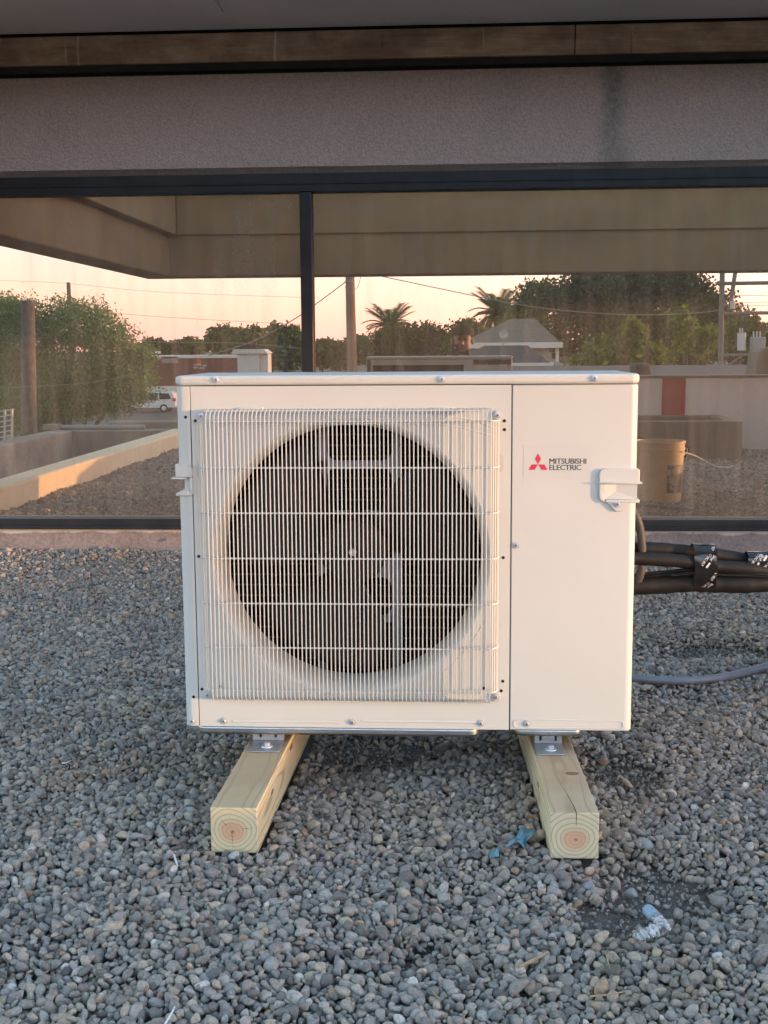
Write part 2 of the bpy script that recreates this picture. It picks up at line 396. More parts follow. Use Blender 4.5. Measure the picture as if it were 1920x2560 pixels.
MOUND = [pk(460, 2080, .10, .10, .018), pk(1480, 2240, .07, .10, .016), pk(300, 2350, .2, .1, .012), pk(1700, 2400, .14, .1, .014), pk(1250, 1960, .1, .2, .012), pk(1320, 2230, .12, .12, .010)]
# gravel bed sheet
nx, ny = 150, 170
xs = np.linspace(-2.56, 5.2, nx); ys = np.linspace(-2.9, 2.84, ny)
XX, YY = np.meshgrid(xs, ys); ZZ = gh(XX, YY)-.018
vs = np.stack([XX.ravel(), YY.ravel(), ZZ.ravel()], 1)
fs = [(j*nx+i, j*nx+i+1, (j+1)*nx+i+1, (j+1)*nx+i) for j in range(ny-1) for i in range(nx-1)]
b = MB(); b.v = [tuple(p) for p in vs]; b.f = fs; b.m = [0]*len(fs)
kind(b.build('grit_bed', DIRT, smooth=60, recalc=False))
DECK = simple('roof_felt', (.055, .048, .042), (.09, .078, .066), 5, .95, bump=(60, .8, .02))
YEDGE = MY(11.9)
kind(MB().box(-2.76, 9.0, YEDGE-.3, 3.4, GZ, -.06).build('roof_deck', DECK, smooth=None))

# pebbles: a jittered lattice pushed apart, instanced on points
def pebble_mesh(seed):
    import bmesh
    r_ = np.random.default_rng(seed)
    bm = bmesh.new()
    p = r_.normal(size=(12, 3)); p /= np.linalg.norm(p, axis=1)[:, None]
    p *= r_.uniform(.82, 1.0, (12, 1))
    for q in p: bm.verts.new(q)
    res = bmesh.ops.convex_hull(bm, input=bm.verts)
    bmesh.ops.delete(bm, geom=[g for g in res['geom_interior'] if isinstance(g, bmesh.types.BMVert)], context='VERTS')
    bmesh.ops.subdivide_edges(bm, edges=bm.edges[:], cuts=1, use_grid_fill=True, smooth=.18)
    bmesh.ops.triangulate(bm, faces=bm.faces[:])
    for _ in range(1): bmesh.ops.smooth_vert(bm, verts=bm.verts[:], factor=.5, use_axis_x=True, use_axis_y=True, use_axis_z=True)
    bmesh.ops.subdivide_edges(bm, edges=bm.edges[:], cuts=1, use_grid_fill=True, smooth=.2)
    bmesh.ops.smooth_vert(bm, verts=bm.verts[:], factor=.18, use_axis_x=True, use_axis_y=True, use_axis_z=True)
    mx = max(v.co.length for v in bm.verts)
    for v in bm.verts: v.co /= mx
    me = bpy.data.meshes.new('pebble'); bm.to_mesh(me); bm.free()
    me.materials.append(PEBBLE); me.polygons.foreach_set('use_smooth', [True]*len(me.polygons)); return me
pcol = bpy.data.collections.new('pebble_shapes')
NVAR = 16
for k in range(NVAR):
    o = bpy.data.objects.new('pebble', pebble_mesh(100+k)); pcol.objects.link(o)
def lattice(x0, x1, y0, y1, sp, mean, sig, keepf, it=14):
    ni = int((x1-x0)/sp)+1; nj = int((y1-y0)/(sp*.866))+1
    I, J = np.meshgrid(np.arange(ni), np.arange(nj))
    X = x0+(I+.5*(J % 2))*sp+rng.uniform(-.3, .3, I.shape)*sp
    Y = y0+J*sp*.866+rng.uniform(-.3, .3, I.shape)*sp
    D = np.clip(mean*np.exp(rng.normal(0, sig, I.shape)), mean*.5, mean*1.9)
    for _ in range(it):
        mxx = np.zeros_like(X); myy = np.zeros_like(X)
        for di in (-2, -1, 0, 1, 2):
            for dj in (-2, -1, 0, 1, 2):
                if di == 0 and dj == 0: continue
                sx_ = np.roll(np.roll(X, di, 1), dj, 0); sy_ = np.roll(np.roll(Y, di, 1), dj, 0); sd = np.roll(np.roll(D, di, 1), dj, 0)
                dx = X-sx_; dy = Y-sy_; dd = np.hypot(dx, dy)+1e-6
                ov = np.clip(.50*(D+sd)-dd, 0, None); ov = np.where(dd > .1, 0, ov)
                mxx += dx/dd*ov*.3; myy += dy/dd*ov*.3
        X = X+np.clip(mxx, -.004, .004); Y = Y+np.clip(myy, -.004, .004)
    X, Y, D = X.ravel(), Y.ravel(), D.ravel()
    k = keepf(X, Y); return X[k], Y[k], D[k]
def in_patch(x, y, sc_=1.0):
    m = np.zeros(x.shape)
    for (cx, cy, rx, ry, d) in PATCH:
        q = ((x-cx)/rx)**2+((y-cy)/ry)**2
        m = np.maximum(m, np.clip(1.25-q*sc_, 0, 1)*min(1, d/.014))
    return m
def front(x, y): return (np.abs(x-CAM.x) < .42*(y-CAM.y)+.5) & (y > -1.05)
def beam_free(x, y):
    ok = np.ones(x.shape, bool)
    for (bx, rz) in ((LBX, -.0225), (RBX, .034)):
        dx = x-bx; dy = y-LBY; c, s_ = math.cos(-rz), math.sin(-rz)
        u = c*dx-s_*dy; v_ = s_*dx+c*dy
        ok &= ~((u > -.006) & (u < .095) & (v_ > -.006) & (v_ < 1.1))
    return ok
LBX, LBY, RBX = -.3527, -.3406, .2797
pts = []
X, Y, D = lattice(-2.3, 3.0, -1.1, 2.83, .0137, .0146, .30, lambda x, y: front(x, y) & beam_free(x, y))
keep = rng.uniform(size=X.shape) > in_patch(X, Y)*.93
X, Y, D = X[keep], Y[keep], D[keep]
pts.append((X, Y, gh(X, Y)+rng.uniform(-.004, .004, X.shape)+(D-.017)*.25, D))
X, Y, D = lattice(-2.3, 3.0, -1.1, 2.83, .0155, .0162, .32, lambda x, y: front(x, y) & beam_free(x, y), 2)
keep = (rng.uniform(size=X.shape) < .30) & (rng.uniform(size=X.shape) > in_patch(X, Y)*.98)
X, Y, D = X[keep], Y[keep], D[keep]
pts.append((X, Y, gh(X, Y)+rng.uniform(.003, .009, X.shape), D))
X, Y, D = lattice(-2.3, 3.0, -1.1, 2.83, .0135, .0150, .22, lambda x, y: front(x, y) & beam_free(x, y), 3)
keep = rng.uniform(size=X.shape) > np.maximum(in_patch(X, Y)*.95, .45)
X, Y, D = X[keep], Y[keep], D[keep]
pts.append((X, Y, gh(X, Y)-.0105+rng.uniform(-.002, .002, X.shape), D))
# fine grit in the bare patches
X, Y, D = lattice(-2.3, 3.0, -1.1, 2.83, .0085, .0065, .35, lambda x, y: front(x, y) & beam_free(x, y) & (in_patch(x, y) > .25), 1)
keep = rng.uniform(size=X.shape) < .5
X, Y, D = X[keep], Y[keep], D[keep]
pts.append((X, Y, gh(X, Y)-.012, D))
# the rest of the roof, which shows only in the window glass
X, Y, D = lattice(-2.54, 4.5, YEDGE+.1, 2.83, .024, .027, .25, lambda x, y: ~front(x, y) & beam_free(x, y), 2)
pts.append((X, Y, np.where(Y > -2.9, gh(X, Y), gh(X, Y)*.5-.005)+rng.uniform(-.006, .006, X.shape), D))
PX = np.concatenate([p[0] for p in pts]); PY_ = np.concatenate([p[1] for p in pts]); PZ = np.concatenate([p[2] for p in pts]); PD = np.concatenate([p[3] for p in pts])
N = len(PX)
me = bpy.data.meshes.new('gravel'); me.vertices.add(N)
me.vertices.foreach_set('co', np.stack([PX, PY_, PZ], 1).ravel())
def attr(name, typ, arr):
    a = me.attributes.new(name, typ, 'POINT'); a.data.foreach_set('vector' if typ == 'FLOAT_VECTOR' else 'value', arr.ravel())
attr('rot', 'FLOAT_VECTOR', np.stack([rng.normal(0, .62, N), rng.normal(0, .62, N), rng.uniform(0, 2*PI, N)], 1).astype(np.float32))
h = PD*.545
attr('scl', 'FLOAT_VECTOR', np.stack([h*rng.uniform(.95, 1.3, N), h*rng.uniform(.8, 1.02, N), h*rng.uniform(.62, .95, N)], 1).astype(np.float32))
attr('var', 'INT', rng.integers(0, NVAR, N).astype(np.int32))
go = bpy.data.objects.new('gravel', me); C.objects.link(go); kind(go, 'stuff'); go['label'] = 'loose grey river pebbles covering the flat roof'
ng = bpy.data.node_groups.new('scatter_pebbles', 'GeometryNodeTree')
ng.interface.new_socket('Geometry', in_out='INPUT', socket_type='NodeSocketGeometry'); ng.interface.new_socket('Geometry', in_out='OUTPUT', socket_type='NodeSocketGeometry')
gi = ng.nodes.new('NodeGroupInput'); gout = ng.nodes.new('NodeGroupOutput'); iop = ng.nodes.new('GeometryNodeInstanceOnPoints')
ci = ng.nodes.new('GeometryNodeCollectionInfo'); ci.inputs[0].default_value = pcol; ci.inputs[1].default_value = True; ci.inputs[2].default_value = True
def named(n, typ):
    x = ng.nodes.new('GeometryNodeInputNamedAttribute'); x.data_type = typ; x.inputs[0].default_value = n; return x.outputs[0]
L = ng.links.new
L(gi.outputs[0], iop.inputs['Points']); L(ci.outputs[0], iop.inputs['Instance']); iop.inputs['Pick Instance'].default_value = True
L(named('var', 'INT'), iop.inputs['Instance Index']); L(named('rot', 'FLOAT_VECTOR'), iop.inputs['Rotation']); L(named('scl', 'FLOAT_VECTOR'), iop.inputs['Scale'])
L(iop.outputs[0], gout.inputs[0])
go.modifiers.new('scatter', 'NODES').node_group = ng
print('pebbles', N)

# ------------------------------------------------------------------ the building behind the unit
ZFB, ZGB, ZGT, ZFT, ZST, ZWT, ZWB = .1368, .1869, 1.6176, 1.6945, 2.1148, 2.2773, 2.1596
XL, XR = -5.2, 7.5
bld = thing('office_building', (0, WY, 0), 'brown stucco building with black-framed mirror windows under a deep eave', 'building')
MB().box(XL, XR, WY-.035, WY+.5, -.3, ZFB).build('concrete_curb', CURB, bld, bevel=.008)
# stucco band with chamfered lower edge
MB().prism([(WY, ZFT+.024), (WY-.012, ZFT+.03), (WY-.012, ZST), (WY+.3, ZST), (WY+.3, ZFT+.006), (WY+.02, ZFT+.006)], 'x', XL, XR).build('stucco_band', STUCCO, bld)
MB().box(XL, XR, WY+.02, WY+.3, ZST+.002, ZWT+.03).build('eave_gap', DARKGAP, bld)
xj = P(1437, 100, WY-.03).x
for (a, c, tl) in ((XL, xj-.002, .006), (xj+.002, XR, .006)):
    o = MB().box(a, c, WY-.05, WY+.018, ZWB, ZWT).build('trim_board', TRIM, bld, bevel=.004)
MB().box(XL, XR, WY-.03, WY+.018, ZST+.016, ZWB-.002).build('trim_shade_strip', DARKGAP, bld)  # near-black strip stands in for the shadow under the proud trim
# window
fr = MB()
fr.box(XL, XR, WY-.03, WY+.05, ZGT, ZFT).box(XL, XR, WY-.034, WY-.031, ZGT+.03, ZGT+.036).box(XL, XR, WY-.04, WY+.05, ZFB+.002, ZGB)
fr.box(XL, XR, WY-.055, WY-.0405, ZFB+.004, ZFB+.02)
wf = fr.build('window_frame', BLACKF, bld, bevel=.003)
mx0, mx1 = P(750, 600, WY-.02).x, P(780, 600, WY-.02).x
mull = [(mx0, mx1), (mx0-2.6, mx0-2.6+mx1-mx0), (mx0+3.1, mx0+3.1+mx1-mx0)]
mm = MB()
for (a, c) in mull: MB().box(a, c, WY-.026, WY+.045, ZGB+.001, ZGT-.001).build('mullion', BLACKF, wf, bevel=.003)
edges = sorted([XL]+[e for ab in mull for e in ab]+[XR])
for i in range(0, len(edges), 2):
    MB().box(edges[i]+.001, edges[i+1]-.001, GLY, GLY+.008, ZGB+.001, ZGT-.001).build('glass_pane', GLASS, wf, smooth=None)
MB().box(XL, XR, WY+.3, WY+.32, -.3, ZFT).build('room_wall', DARKGAP, bld)
_g = G(560, 33, ZWT+.006); _h = G(0, 41, ZWT+.006)
MB().box(-3.0, _g.x, WY-.79, (_g.y+_h.y)/2, ZWT+.004, ZWT+.0115).build('soffit_panel', SOFFIT, bld, smooth=None)
# eave: soffit, front beam, end beam, roof
YF = MY(9.7)                     # inner face of the front beam
zb1 = M(1200, 685, 9.7).z; xend = M(425, 690, 9.7).x
XE = 8.2
MB().box(xend, XE, WY-.80, WY+.5, ZWT+.034, ZWT+.3).build('roof_slab', SOFFIT, bld, smooth=None)
MB().box(xend+.1, XE, WY-.78, WY-.0505, ZWT+.012, ZWT+.032).build('soffit_board', SOFFIT, bld, smooth=None)
CONC = simple('beam_plaster', (.40, .255, .13), (.32, .20, .105), 3, .9, bump=(90, .25, .004))
MB().box(xend-.25, XE, YF-.25, YF, zb1, 3.15).build('eave_beam', CONC, bld, bevel=.012)
MB().box(xend+.07, XE, YF+.001, YF+.022, zb1+.33, 2.9).build('beam_ledge', CONC, bld, bevel=.006)
MB().box(xend-.25, xend, YF+.001, WY+.4, zb1, 3.15).build('eave_beam', CONC, bld, bevel=.012)
MB().box(xend+.001, xend+.07, YF+.024, WY-.81, zb1+.33, 2.9).build('beam_ledge', CONC, bld, bevel=.006)
MB().box(XE+.002, XE+.25, YF-.25, WY+.4, zb1, 3.15).build('eave_beam', CONC, bld, bevel=.012)
# ---- more below
# ------------------------------------------------------------------ the outdoor unit
ZB, ZT = .1415, .8895
HW, DP = .475, .33
ac = thing('outdoor_unit', (0, 0, ZB), 'cream air conditioner outdoor unit with wire fan grille, standing on two timbers', 'air conditioner')
def px_(a, b, y=0.0): q = P(a, b, y); return q.x, q.z
zseam = P(900, 964, 0).z
xsl = P(487, 1400, 0).x; xsr = P(1276.5, 1400, 0).x
RC = .017
# top cover: rounded lid
MB().prism(round_poly(-HW-.002, HW+.002, -.003, DP+.003, (RC+.002, RC+.002, .01, .01), 7), 'z', zseam+.0012, ZT).build('top_cover', PAINT, ac, smooth=40, bevel=.007, seg=4)
# service panel
sp = MB().prism(round_poly(xsr+.0009, HW, 0, DP, (0, RC, .004, 0), 8), 'z', ZB, zseam).build('service_panel', PAINT, ac, smooth=40, bevel=.002)
# corner post with a notch for the grip
hz0, hz1 = P(448, 1229, 0).z, P(448, 1197, 0).z
cp = MB()
pl = round_poly(-HW, xsl-.0009, 0, DP, (RC, 0, 0, .004), 8)
pn = round_poly(-HW+.0135, xsl-.0009, 0, DP, (.003, 0, 0, 0), 3)
pn2 = [(-HW, .10), (-HW+.0135, .10)]
cp.prism(pl, 'z', hz1, zseam); cp.prism(pl, 'z', ZB, hz0)
cp.prism(round_poly(-HW+.0135, xsl-.0009, 0, .10, (.003, 0, 0, 0), 3), 'z', hz0, hz1).prism(round_poly(-HW, xsl-.0009, .10, DP, (0, 0, 0, .004), 3), 'z', hz0, hz1)
cp.build('corner_post', PAINT, ac, smooth=40, bevel=.0012)
# front panel with bell mouth
fcx, fcz = px_(882, 1379, .075); fcx = float(fcx)
q = P(1202, 1379, .075); RI = abs(q.x-fcx)
RO = RI+.019
FZ = fcz
x0, x1, z0, z1 = xsl+.0009, xsr-.0009, ZB, zseam
def rect_hole(mb, x0, x1, z0, z1, cx, cz, r, y, n=128):
    ring = []; out = []
    angs = [2*PI*k/n for k in range(n)]
    corners = [math.atan2(zz-cz, xx-cx) for xx in (x0, x1) for zz in (z0, z1)]
    for ca in corners:
        i = min(range(len(angs)), key=lambda k: abs((angs[k]-ca+PI) % (2*PI)-PI)); angs[i] = ca % (2*PI)
    for a in angs:
        c, s_ = math.cos(a), math.sin(a); ring.append((cx+r*c, y, cz+r*s_))
        t = min([(x1-cx)/c if c > 1e-9 else ((x0-cx)/c if c < -1e-9 else 1e9), (z1-cz)/s_ if s_ > 1e-9 else ((z0-cz)/s_ if s_ < -1e-9 else 1e9)])
        out.append((cx+c*t, y, cz+s_*t))
    m = len(angs)
    mb.add(ring+out, [(k, (k+1) % m, m+(k+1) % m, m+k) for k in range(m)])
fp = MB(); rect_hole(fp, x0, x1, z0, z1, fcx, FZ, RO, 0.0)
mouth = [(RO, 0)]+[(RI+(RO-RI)*(1-math.sin(a)), .045*(1-math.cos(a))) for a in [PI/2*k/8 for k in range(1, 9)]]+[(RI, .07), (RI+.004, .11)]
fp.lathe(mouth, (fcx, 0, FZ), 'y', 128)
fp.box(x0, x0+.002, .0015, .03, z0, z1).box(x1-.002, x1, .0015, .03, z0, z1).box(x0+.003, x1-.003, .0015, .03, z0, z0+.002)
fpo = fp.build('front_panel', PAINT, ac, smooth=35, recalc=False)
# pressed ridges and ring of the front panel
rg = MB()
def fpt(a, b, y=0.0): q = P(a, b, 0); return (q.x, y, q.z)
for line in ([(512, 1076), (560, 1062), (612, 1045), (680, 1041), (900, 1040), (1120, 1041), (1180, 1048), (1243, 1072)], [(514, 1098), (565, 1084), (618, 1068), (690, 1062), (900, 1060), (1100, 1061), (1160, 1070), (1245, 1094)]):
    MB().tube([fpt(a, b, .0006) for a, b in line], .0017, 6).build('pressed_ridge', PAINT, ac)
rg.tube([(fcx+(RO+.018)*math.cos(a), .0002, FZ+(RO+.018)*math.sin(a)) for a in [R(205)+R(130)*k/60 for k in range(61)]], .0013, 6)
rg.build('pressed_ring', PAINT, ac)
for (a, c) in ((582, 850), (905, 1190)):
    q0, q1 = fpt(a, 1803), fpt(c, 1806)
    MB().tube([(q0[0], .0012, q0[2]), (q1[0], .0012, q1[2])], .0032, 8).build('pressed_rib', PAINT, ac)
q0, q1 = P(1294, 1809, 0), P(1548, 1812, 0)
rb = MB(); hh = .0085
outl = [(q1.x+hh*math.cos(a), q1.z+hh*math.sin(a)) for a in [-PI/2+PI*k/10 for k in range(11)]]+[(q0.x+hh*math.cos(a), q0.z+hh*math.sin(a)) for a in [PI/2+PI*k/10 for k in range(11)]]
rb.tube([(p[0], -.0002, p[1]) for p in outl+[outl[0]]], .0014, 6, cap=False); rb.build('pressed_rib', PAINT, ac)
for xx in (xsl, xsr): MB().box(xx-.00088, xx+.00088, .0007, .012, ZB+.001, zseam-.0005).build('seam_shade', HOLE, ac, smooth=None)  # dark filler colours the panel gaps in place of their shade
# back and inside
MB().box(xsl, xsr, .10, .104, ZB, ZB+.001).build('inner_floor', GALVP, ac)
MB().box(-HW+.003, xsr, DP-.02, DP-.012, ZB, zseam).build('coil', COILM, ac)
ct = MB(); z = ZB+.02
k = 0
while z < zseam-.01:
    ct.tube([(-HW+.02, DP-.024, z), (xsr-.01, DP-.024, z)], .0022, 6); z += .0254; k += 1
kind(ct.build('coil_tubes', TUBEM, bpy.data.objects['coil']), 'stuff')
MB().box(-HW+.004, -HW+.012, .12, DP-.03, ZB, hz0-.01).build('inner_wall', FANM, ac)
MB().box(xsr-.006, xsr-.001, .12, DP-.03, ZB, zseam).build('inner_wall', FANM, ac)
bk = MB()
bw = .018
bx0, bx1, bz0, bz1 = -HW+.004, HW-.01, ZB, zseam
cx0, cx1, cz0, cz1 = -HW+.04, .16, ZB+.05, zseam-.035
bk.box(bx0, bx1, DP-.006, DP, cz1, bz1).box(bx0, bx1, DP-.006, DP, bz0, cz0).box(bx0, cx0, DP-.006, DP, cz0, cz1).box(cx1, xsr, DP-.006, DP, cz0, cz1)
bk.build('back_frame', PAINT, ac)
gb = MB()
for k in range(30):
    x = cx0+(cx1-cx0)*(k+.5)/30; gb.tube([(x, DP+.003, cz0), (x, DP+.003, cz1)], .0012, 5)
for k in range(9):
    zz = cz0+(cz1-cz0)*(k+.5)/9; gb.tube([(cx0, DP+.003, zz), (cx1, DP+.003, zz)], .0012, 5)
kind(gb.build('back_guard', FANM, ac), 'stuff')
# motor support behind the fan
ms = MB(); yb = .186
def at(a, b, y=yb): return P(a, b, y)
def strip(a0, b0, a1, b1, wpx, y=yb, th=.012):
    p, q = at(a0, b0, y), at(a1, b1, y); d = q-p; n = Vector((-d.z, 0, d.x)).normalized()*(wpx*.5*.93e-3)
    ms.add([p-n, p+n, q+n, q-n, p-n+Vector((0, th, 0)), p+n+Vector((0, th, 0)), q+n+Vector((0, th, 0)), q-n+Vector((0, th, 0))], [(0,1,2,3),(7,6,5,4),(0,4,5,1),(1,5,6,2),(2,6,7,3),(3,7,4,0)])
strip(991, 1010, 991, 1740, 22); strip(806, 1010, 806, 1740, 22)
strip(800, 1160, 1000, 1160, 16); strip(806, 1290, 991, 1290, 26, yb+.002); strip(806, 1420, 991, 1420, 46, yb+.002); strip(800, 1548, 1000, 1548, 16, yb+.003)
# rounded inner corners of the window cut-outs
def fillet(a, b, sx, sy, r=26, y=yb-.001):
    c = at(a, b, y); m_ = .93e-3
    pts = [(c.x, c.z)]+[(c.x+sx*m_*r*(1-math.cos(t)), c.z+sy*m_*r*(1-math.sin(t))) for t in [PI/2*k/6 for k in range(7)]]
    ms.prism(pts, 'y', y, y+.008)
for (a, b, sx, sy) in ((980, 1152, -1, 1), (817, 1152, 1, 1), (980, 1168, -1, -1), (817, 1168, 1, -1), (980, 1277, -1, 1), (980, 1443, -1, -1), (980, 1540, -1, 1), (817, 1540, 1, 1), (817, 1443, 1, -1)):
    fillet(a, b, sx, sy)
ms.build('motor_bracket', simple('bracket_zinc', (.33, .34, .35), (.29, .30, .31), 25, .4, metal=.15), ac)
hub_c = P(883, 1379, .10); hub_c.x = fcx; hub_c.z = FZ
mt = MB().lathe([(0, .13), (.07, .13), (.075, .14), (.075, .2)], (hub_c.x, 0, hub_c.z), 'y', 32).build('fan_motor', FANM, ac)
# fan
fan = MB()
HR = P(883+84, 1379, .09).x-hub_c.x
fan.lathe([(0.0, .072), (HR*.9, .074), (HR, .084), (HR, .13), (HR-.006, .13)], (hub_c.x, 0, hub_c.z), 'y', 48)
fo = fan.build('fan_hub', FANM, ac)
RT = RI-.012
for k, a0 in enumerate((18, 151, 252)):
    bl = MB(); nr, na = 12, 16; vs = []; fs = []
    for i in range(nr+1):
        t = i/nr; r = HR*.96+(RT-HR*.96)*t
        lead = a0+34+9*math.sin(t*PI)-4*t; trail = a0-38+14*(1-t)**2
        for j in range(na+1):
            u = j/na; an = R(trail+(lead-trail)*u)
            vs.append((hub_c.x+r*math.cos(an), .175-.085*u-.015*math.sin(u*PI), hub_c.z+r*math.sin(an)))
    for i in range(nr):
        for j in range(na):
            q = i*(na+1)+j; fs.append((q, q+1, q+na+2, q+na+1))
    bl.add(vs, fs); o = bl.build('fan_blade', FANM, ac, smooth=60)
    so_ = o.modifiers.new('thick', 'SOLIDIFY'); so_.thickness = .004
MB().lathe([(0, .058), (.0075, .058), (.009, .062), (.009, .0735)], (hub_c.x, 0, hub_c.z), 'y', 6).build('fan_nut', STEEL, fo, smooth=20)

# wire grille
GY = -.036                                     # plane of the upright wires
gr = MB()
zr = [P(900, y_, GY).z for y_ in (1054, 1170, 1284, 1398, 1511, 1622, 1731)]
ztop, zbot = P(900, 1029, GY+.01).z, P(900, 1753, GY+.01).z
xw0, xw1 = P(523, 1400, GY).x, P(1226, 1400, GY).x
xe0, xe1 = P(503, 1400, -.003).x, P(1249, 1400, -.003).x
WR = .00135
ends = []
for i, zz in enumerate(zr):
    yy = GY+.0026
    tail = -.0015 if i not in (0, 6) else -.004
    pts = [(xe0+.002, tail, zz), (xe0+.004, -.012, zz), (xe0+.010, yy+.008, zz), (xw0+.002, yy+.001, zz), (xw0+.012, yy, zz)]
    pts += [(xw1-.012, yy, zz), (xw1-.002, yy+.001, zz), (xe1-.010, yy+.008, zz), (xe1-.004, -.012, zz), (xe1-.002, tail, zz)]
    gr.tube(pts, .0018, 8)
gro = gr.build('fan_grille', PAINT, ac, smooth=60)
def ybend(zz): return 0
wm = MB().tube([(0, -.002, ztop+.004), (0, -.012, ztop+.0035), (0, GY+.012, ztop), (0, GY+.004, ztop-.005), (0, GY, ztop-.012), (0, GY, zbot+.012), (0, GY+.004, zbot+.005), (0, GY+.012, zbot), (0, -.004, zbot-.002)], WR, 6)
wme = wm.mesh('grille_wire', PAINT, 60)
nw = 68
for k in range(nw):
    place('grille_wire', wme, gro, (xw0+(xw1-xw0)*k/(nw-1), 0, 0))
for (sx, xe) in ((-1, xe0), (1, xe1)):
    for (dx, yy) in ((.0035, -.0105), (.006, -.0185), (.0105, -.0255), (.0155, -.031)):
        wmm = MB().tube([(0, 0, zr[0]), (0, 0, zr[6])], WR, 6).mesh('grille_side_wire', PAINT, 60)
        place('grille_wire', wmm, gro, (xe-sx*dx, yy, 0))
for zz, dz in ((ztop, .0015), (zbot, -.0015)):
    MB().tube([(xw0-.006, GY+.0135, zz+dz), (xw1+.006, GY+.0135, zz+dz)], .0016, 6).build('grille_rod', PAINT, gro)
# corner tabs of the grille
for (a, b) in ((503, 1040), (1244, 1038), (519, 1737), (1240, 1742)):
    q = P(a, b, 0); MB().lathe([(0, -.0035), (.009, -.0035), (.0095, -.003), (.0095, -.0002)], (q.x, 0, q.z), 'y', 20).build('grille_tab', PAINT, gro)
for (a, c) in ((596, 660), (1079, 1140)):
    q0, q1 = P(a, 1026, 0), P(c, 1020, 0)
    MB().box(q0.x, q1.x, -.006, -.0003, q0.z-.002, q1.z+.001).build('grille_clip', PAINT, gro, bevel=.002)

# screws
smb = MB()
smb.lathe([(0, -.0042), (.0030, -.0042), (.0038, -.0034), (.0040, -.0018), (.0068, -.0016), (.0072, -.0008), (.0072, 0)], (0, 0, 0), 'y', 20)
smb.box(-.0024, .0024, -.0047, -.0041, -.0005, .0005, 1).box(-.0005, .0005, -.00475, -.00405, -.0024, .0024, 1)
sme = smb.mesh('screw', [STEEL, HOLE], 30)
for (a, b, par, y) in [(541, 949, ac, -.0032), (1105, 948, ac, -.0032), (1487, 946, ac, -.0032), (481, 1802, ac, 0), (560, 1802, ac, -.0), (881, 1805, ac, 0), (1202, 1808, ac, 0), (1317, 1809, ac, 0), (1290, 1363, ac, 0),
                       (503, 1040, gro, -.0037), (1244, 1038, gro, -.0037), (519, 1737, gro, -.0037), (1240, 1742, gro, -.0037)]:
    q = P(a, b, y)
    place('screw', sme, par, (q.x, y-.0006, q.z), (0, random.uniform(0, 1.5), 0))
hme = MB().lathe([(0, -.0005), (.0030, -.0005), (.0034, -.0002)], (0, 0, 0), 'y', 14).mesh('screw_hole', HOLE, 30)
for (a, b) in ((488, 1052), (497, 1391), (505, 1723), (552, 1716), (1261, 1052), (1261, 1074), (1258, 1394), (1257, 1703), (1210, 1720), (1253, 1727), (464, 1043), (484, 1742)):
    q = P(a, b, 0); place('screw_hole', hme, ac, (q.x, -.0002, q.z))
hm2 = MB().prism([(.006*math.cos(a), (.012 if 0 < a < PI else -.012)+.006*math.sin(a)) for a in [2*PI*(k+.5)/20 for k in range(20)]], 'y', -.0006, -.0001).mesh('slot', simple('slot_shade', (.55, .53, .50), (.5, .48, .45), 20, .6), None)
for (a, b) in ((1251, 1158), (500, 1172)):
    q = P(a, b, 0); place('slot', hm2, ac, (q.x, 0, q.z))

# right grip
hp = MB()
def xz(a, b, y=-.01): q = P(a, b, y); return (q.x, q.z)
padp = [xz(1500, 1186), xz(1503, 1177), xz(1511, 1172)]
zA, zF, zL = xz(1550, 1172)[1], xz(1550, 1207)[1], xz(1550, 1249)[1]
xl = xz(1499, 1200)[0]; xr = HW+.004
hp.prism([(xl, zF), (xl, zA-.009), (xl+.003, zA-.003), (xl+.009, zA), (xr-.004, zA), (xr, zA-.003), (xr, zF)], 'y', -.007, .06)
hp.box(xl-.001, HW+.009, -.014, .05, zF-.0022, zF+.001)                                      # finger flange
hp.prism([(xl, zF-.0025), (xl+.0085, zF-.0025), (xl+.0085, zL+.004), (xl+.013, zL), (xl+.013, zL-.007), (xl+.009, zL-.0065), (xl+.002, zL-.001), (xl, zL+.006)], 'y', -.007, -.0003)
hp.box(xl+.0131, HW+.0045, -.0085, .05, zL-.007, zL)                                         # lower lip
hp.prism([(xl+.018, zL-.0072), (xl+.032, zL-.0235), (xl+.036, zL-.0255), (xl+.046, zL-.0255), (xl+.050, zL-.0235), (xl+.066, zL-.0072)], 'y', -.006, -.0003)
ho = hp.build('grip', PAINT, ac, bevel=.0018)
hr_ = MB()
hx0, hx1 = xl+.0086, HW-.004                                                                 # scooped recess
hm_ = (hx0+hx1)*.5-.006
hr_.add([(hx0, -.0068, zF-.003), (hm_, -.0008, zF-.003), (hx1+.004, -.0025, zF-.003), (hx0, -.0068, zL+.0005), (hm_, -.001, zL+.016), (hx1+.004, -.0035, zL+.0005), (hm_, -.008, zL+.0005)], [(0, 3, 4, 1), (1, 4, 5, 2), (3, 6, 4), (6, 5, 4)])
hr_.build('grip_recess', PAINT, ho, smooth=10)
q = P(1543, 1260, -.006); place('screw', sme, ho, (q.x, -.0065, q.z), (0, .4, 0))
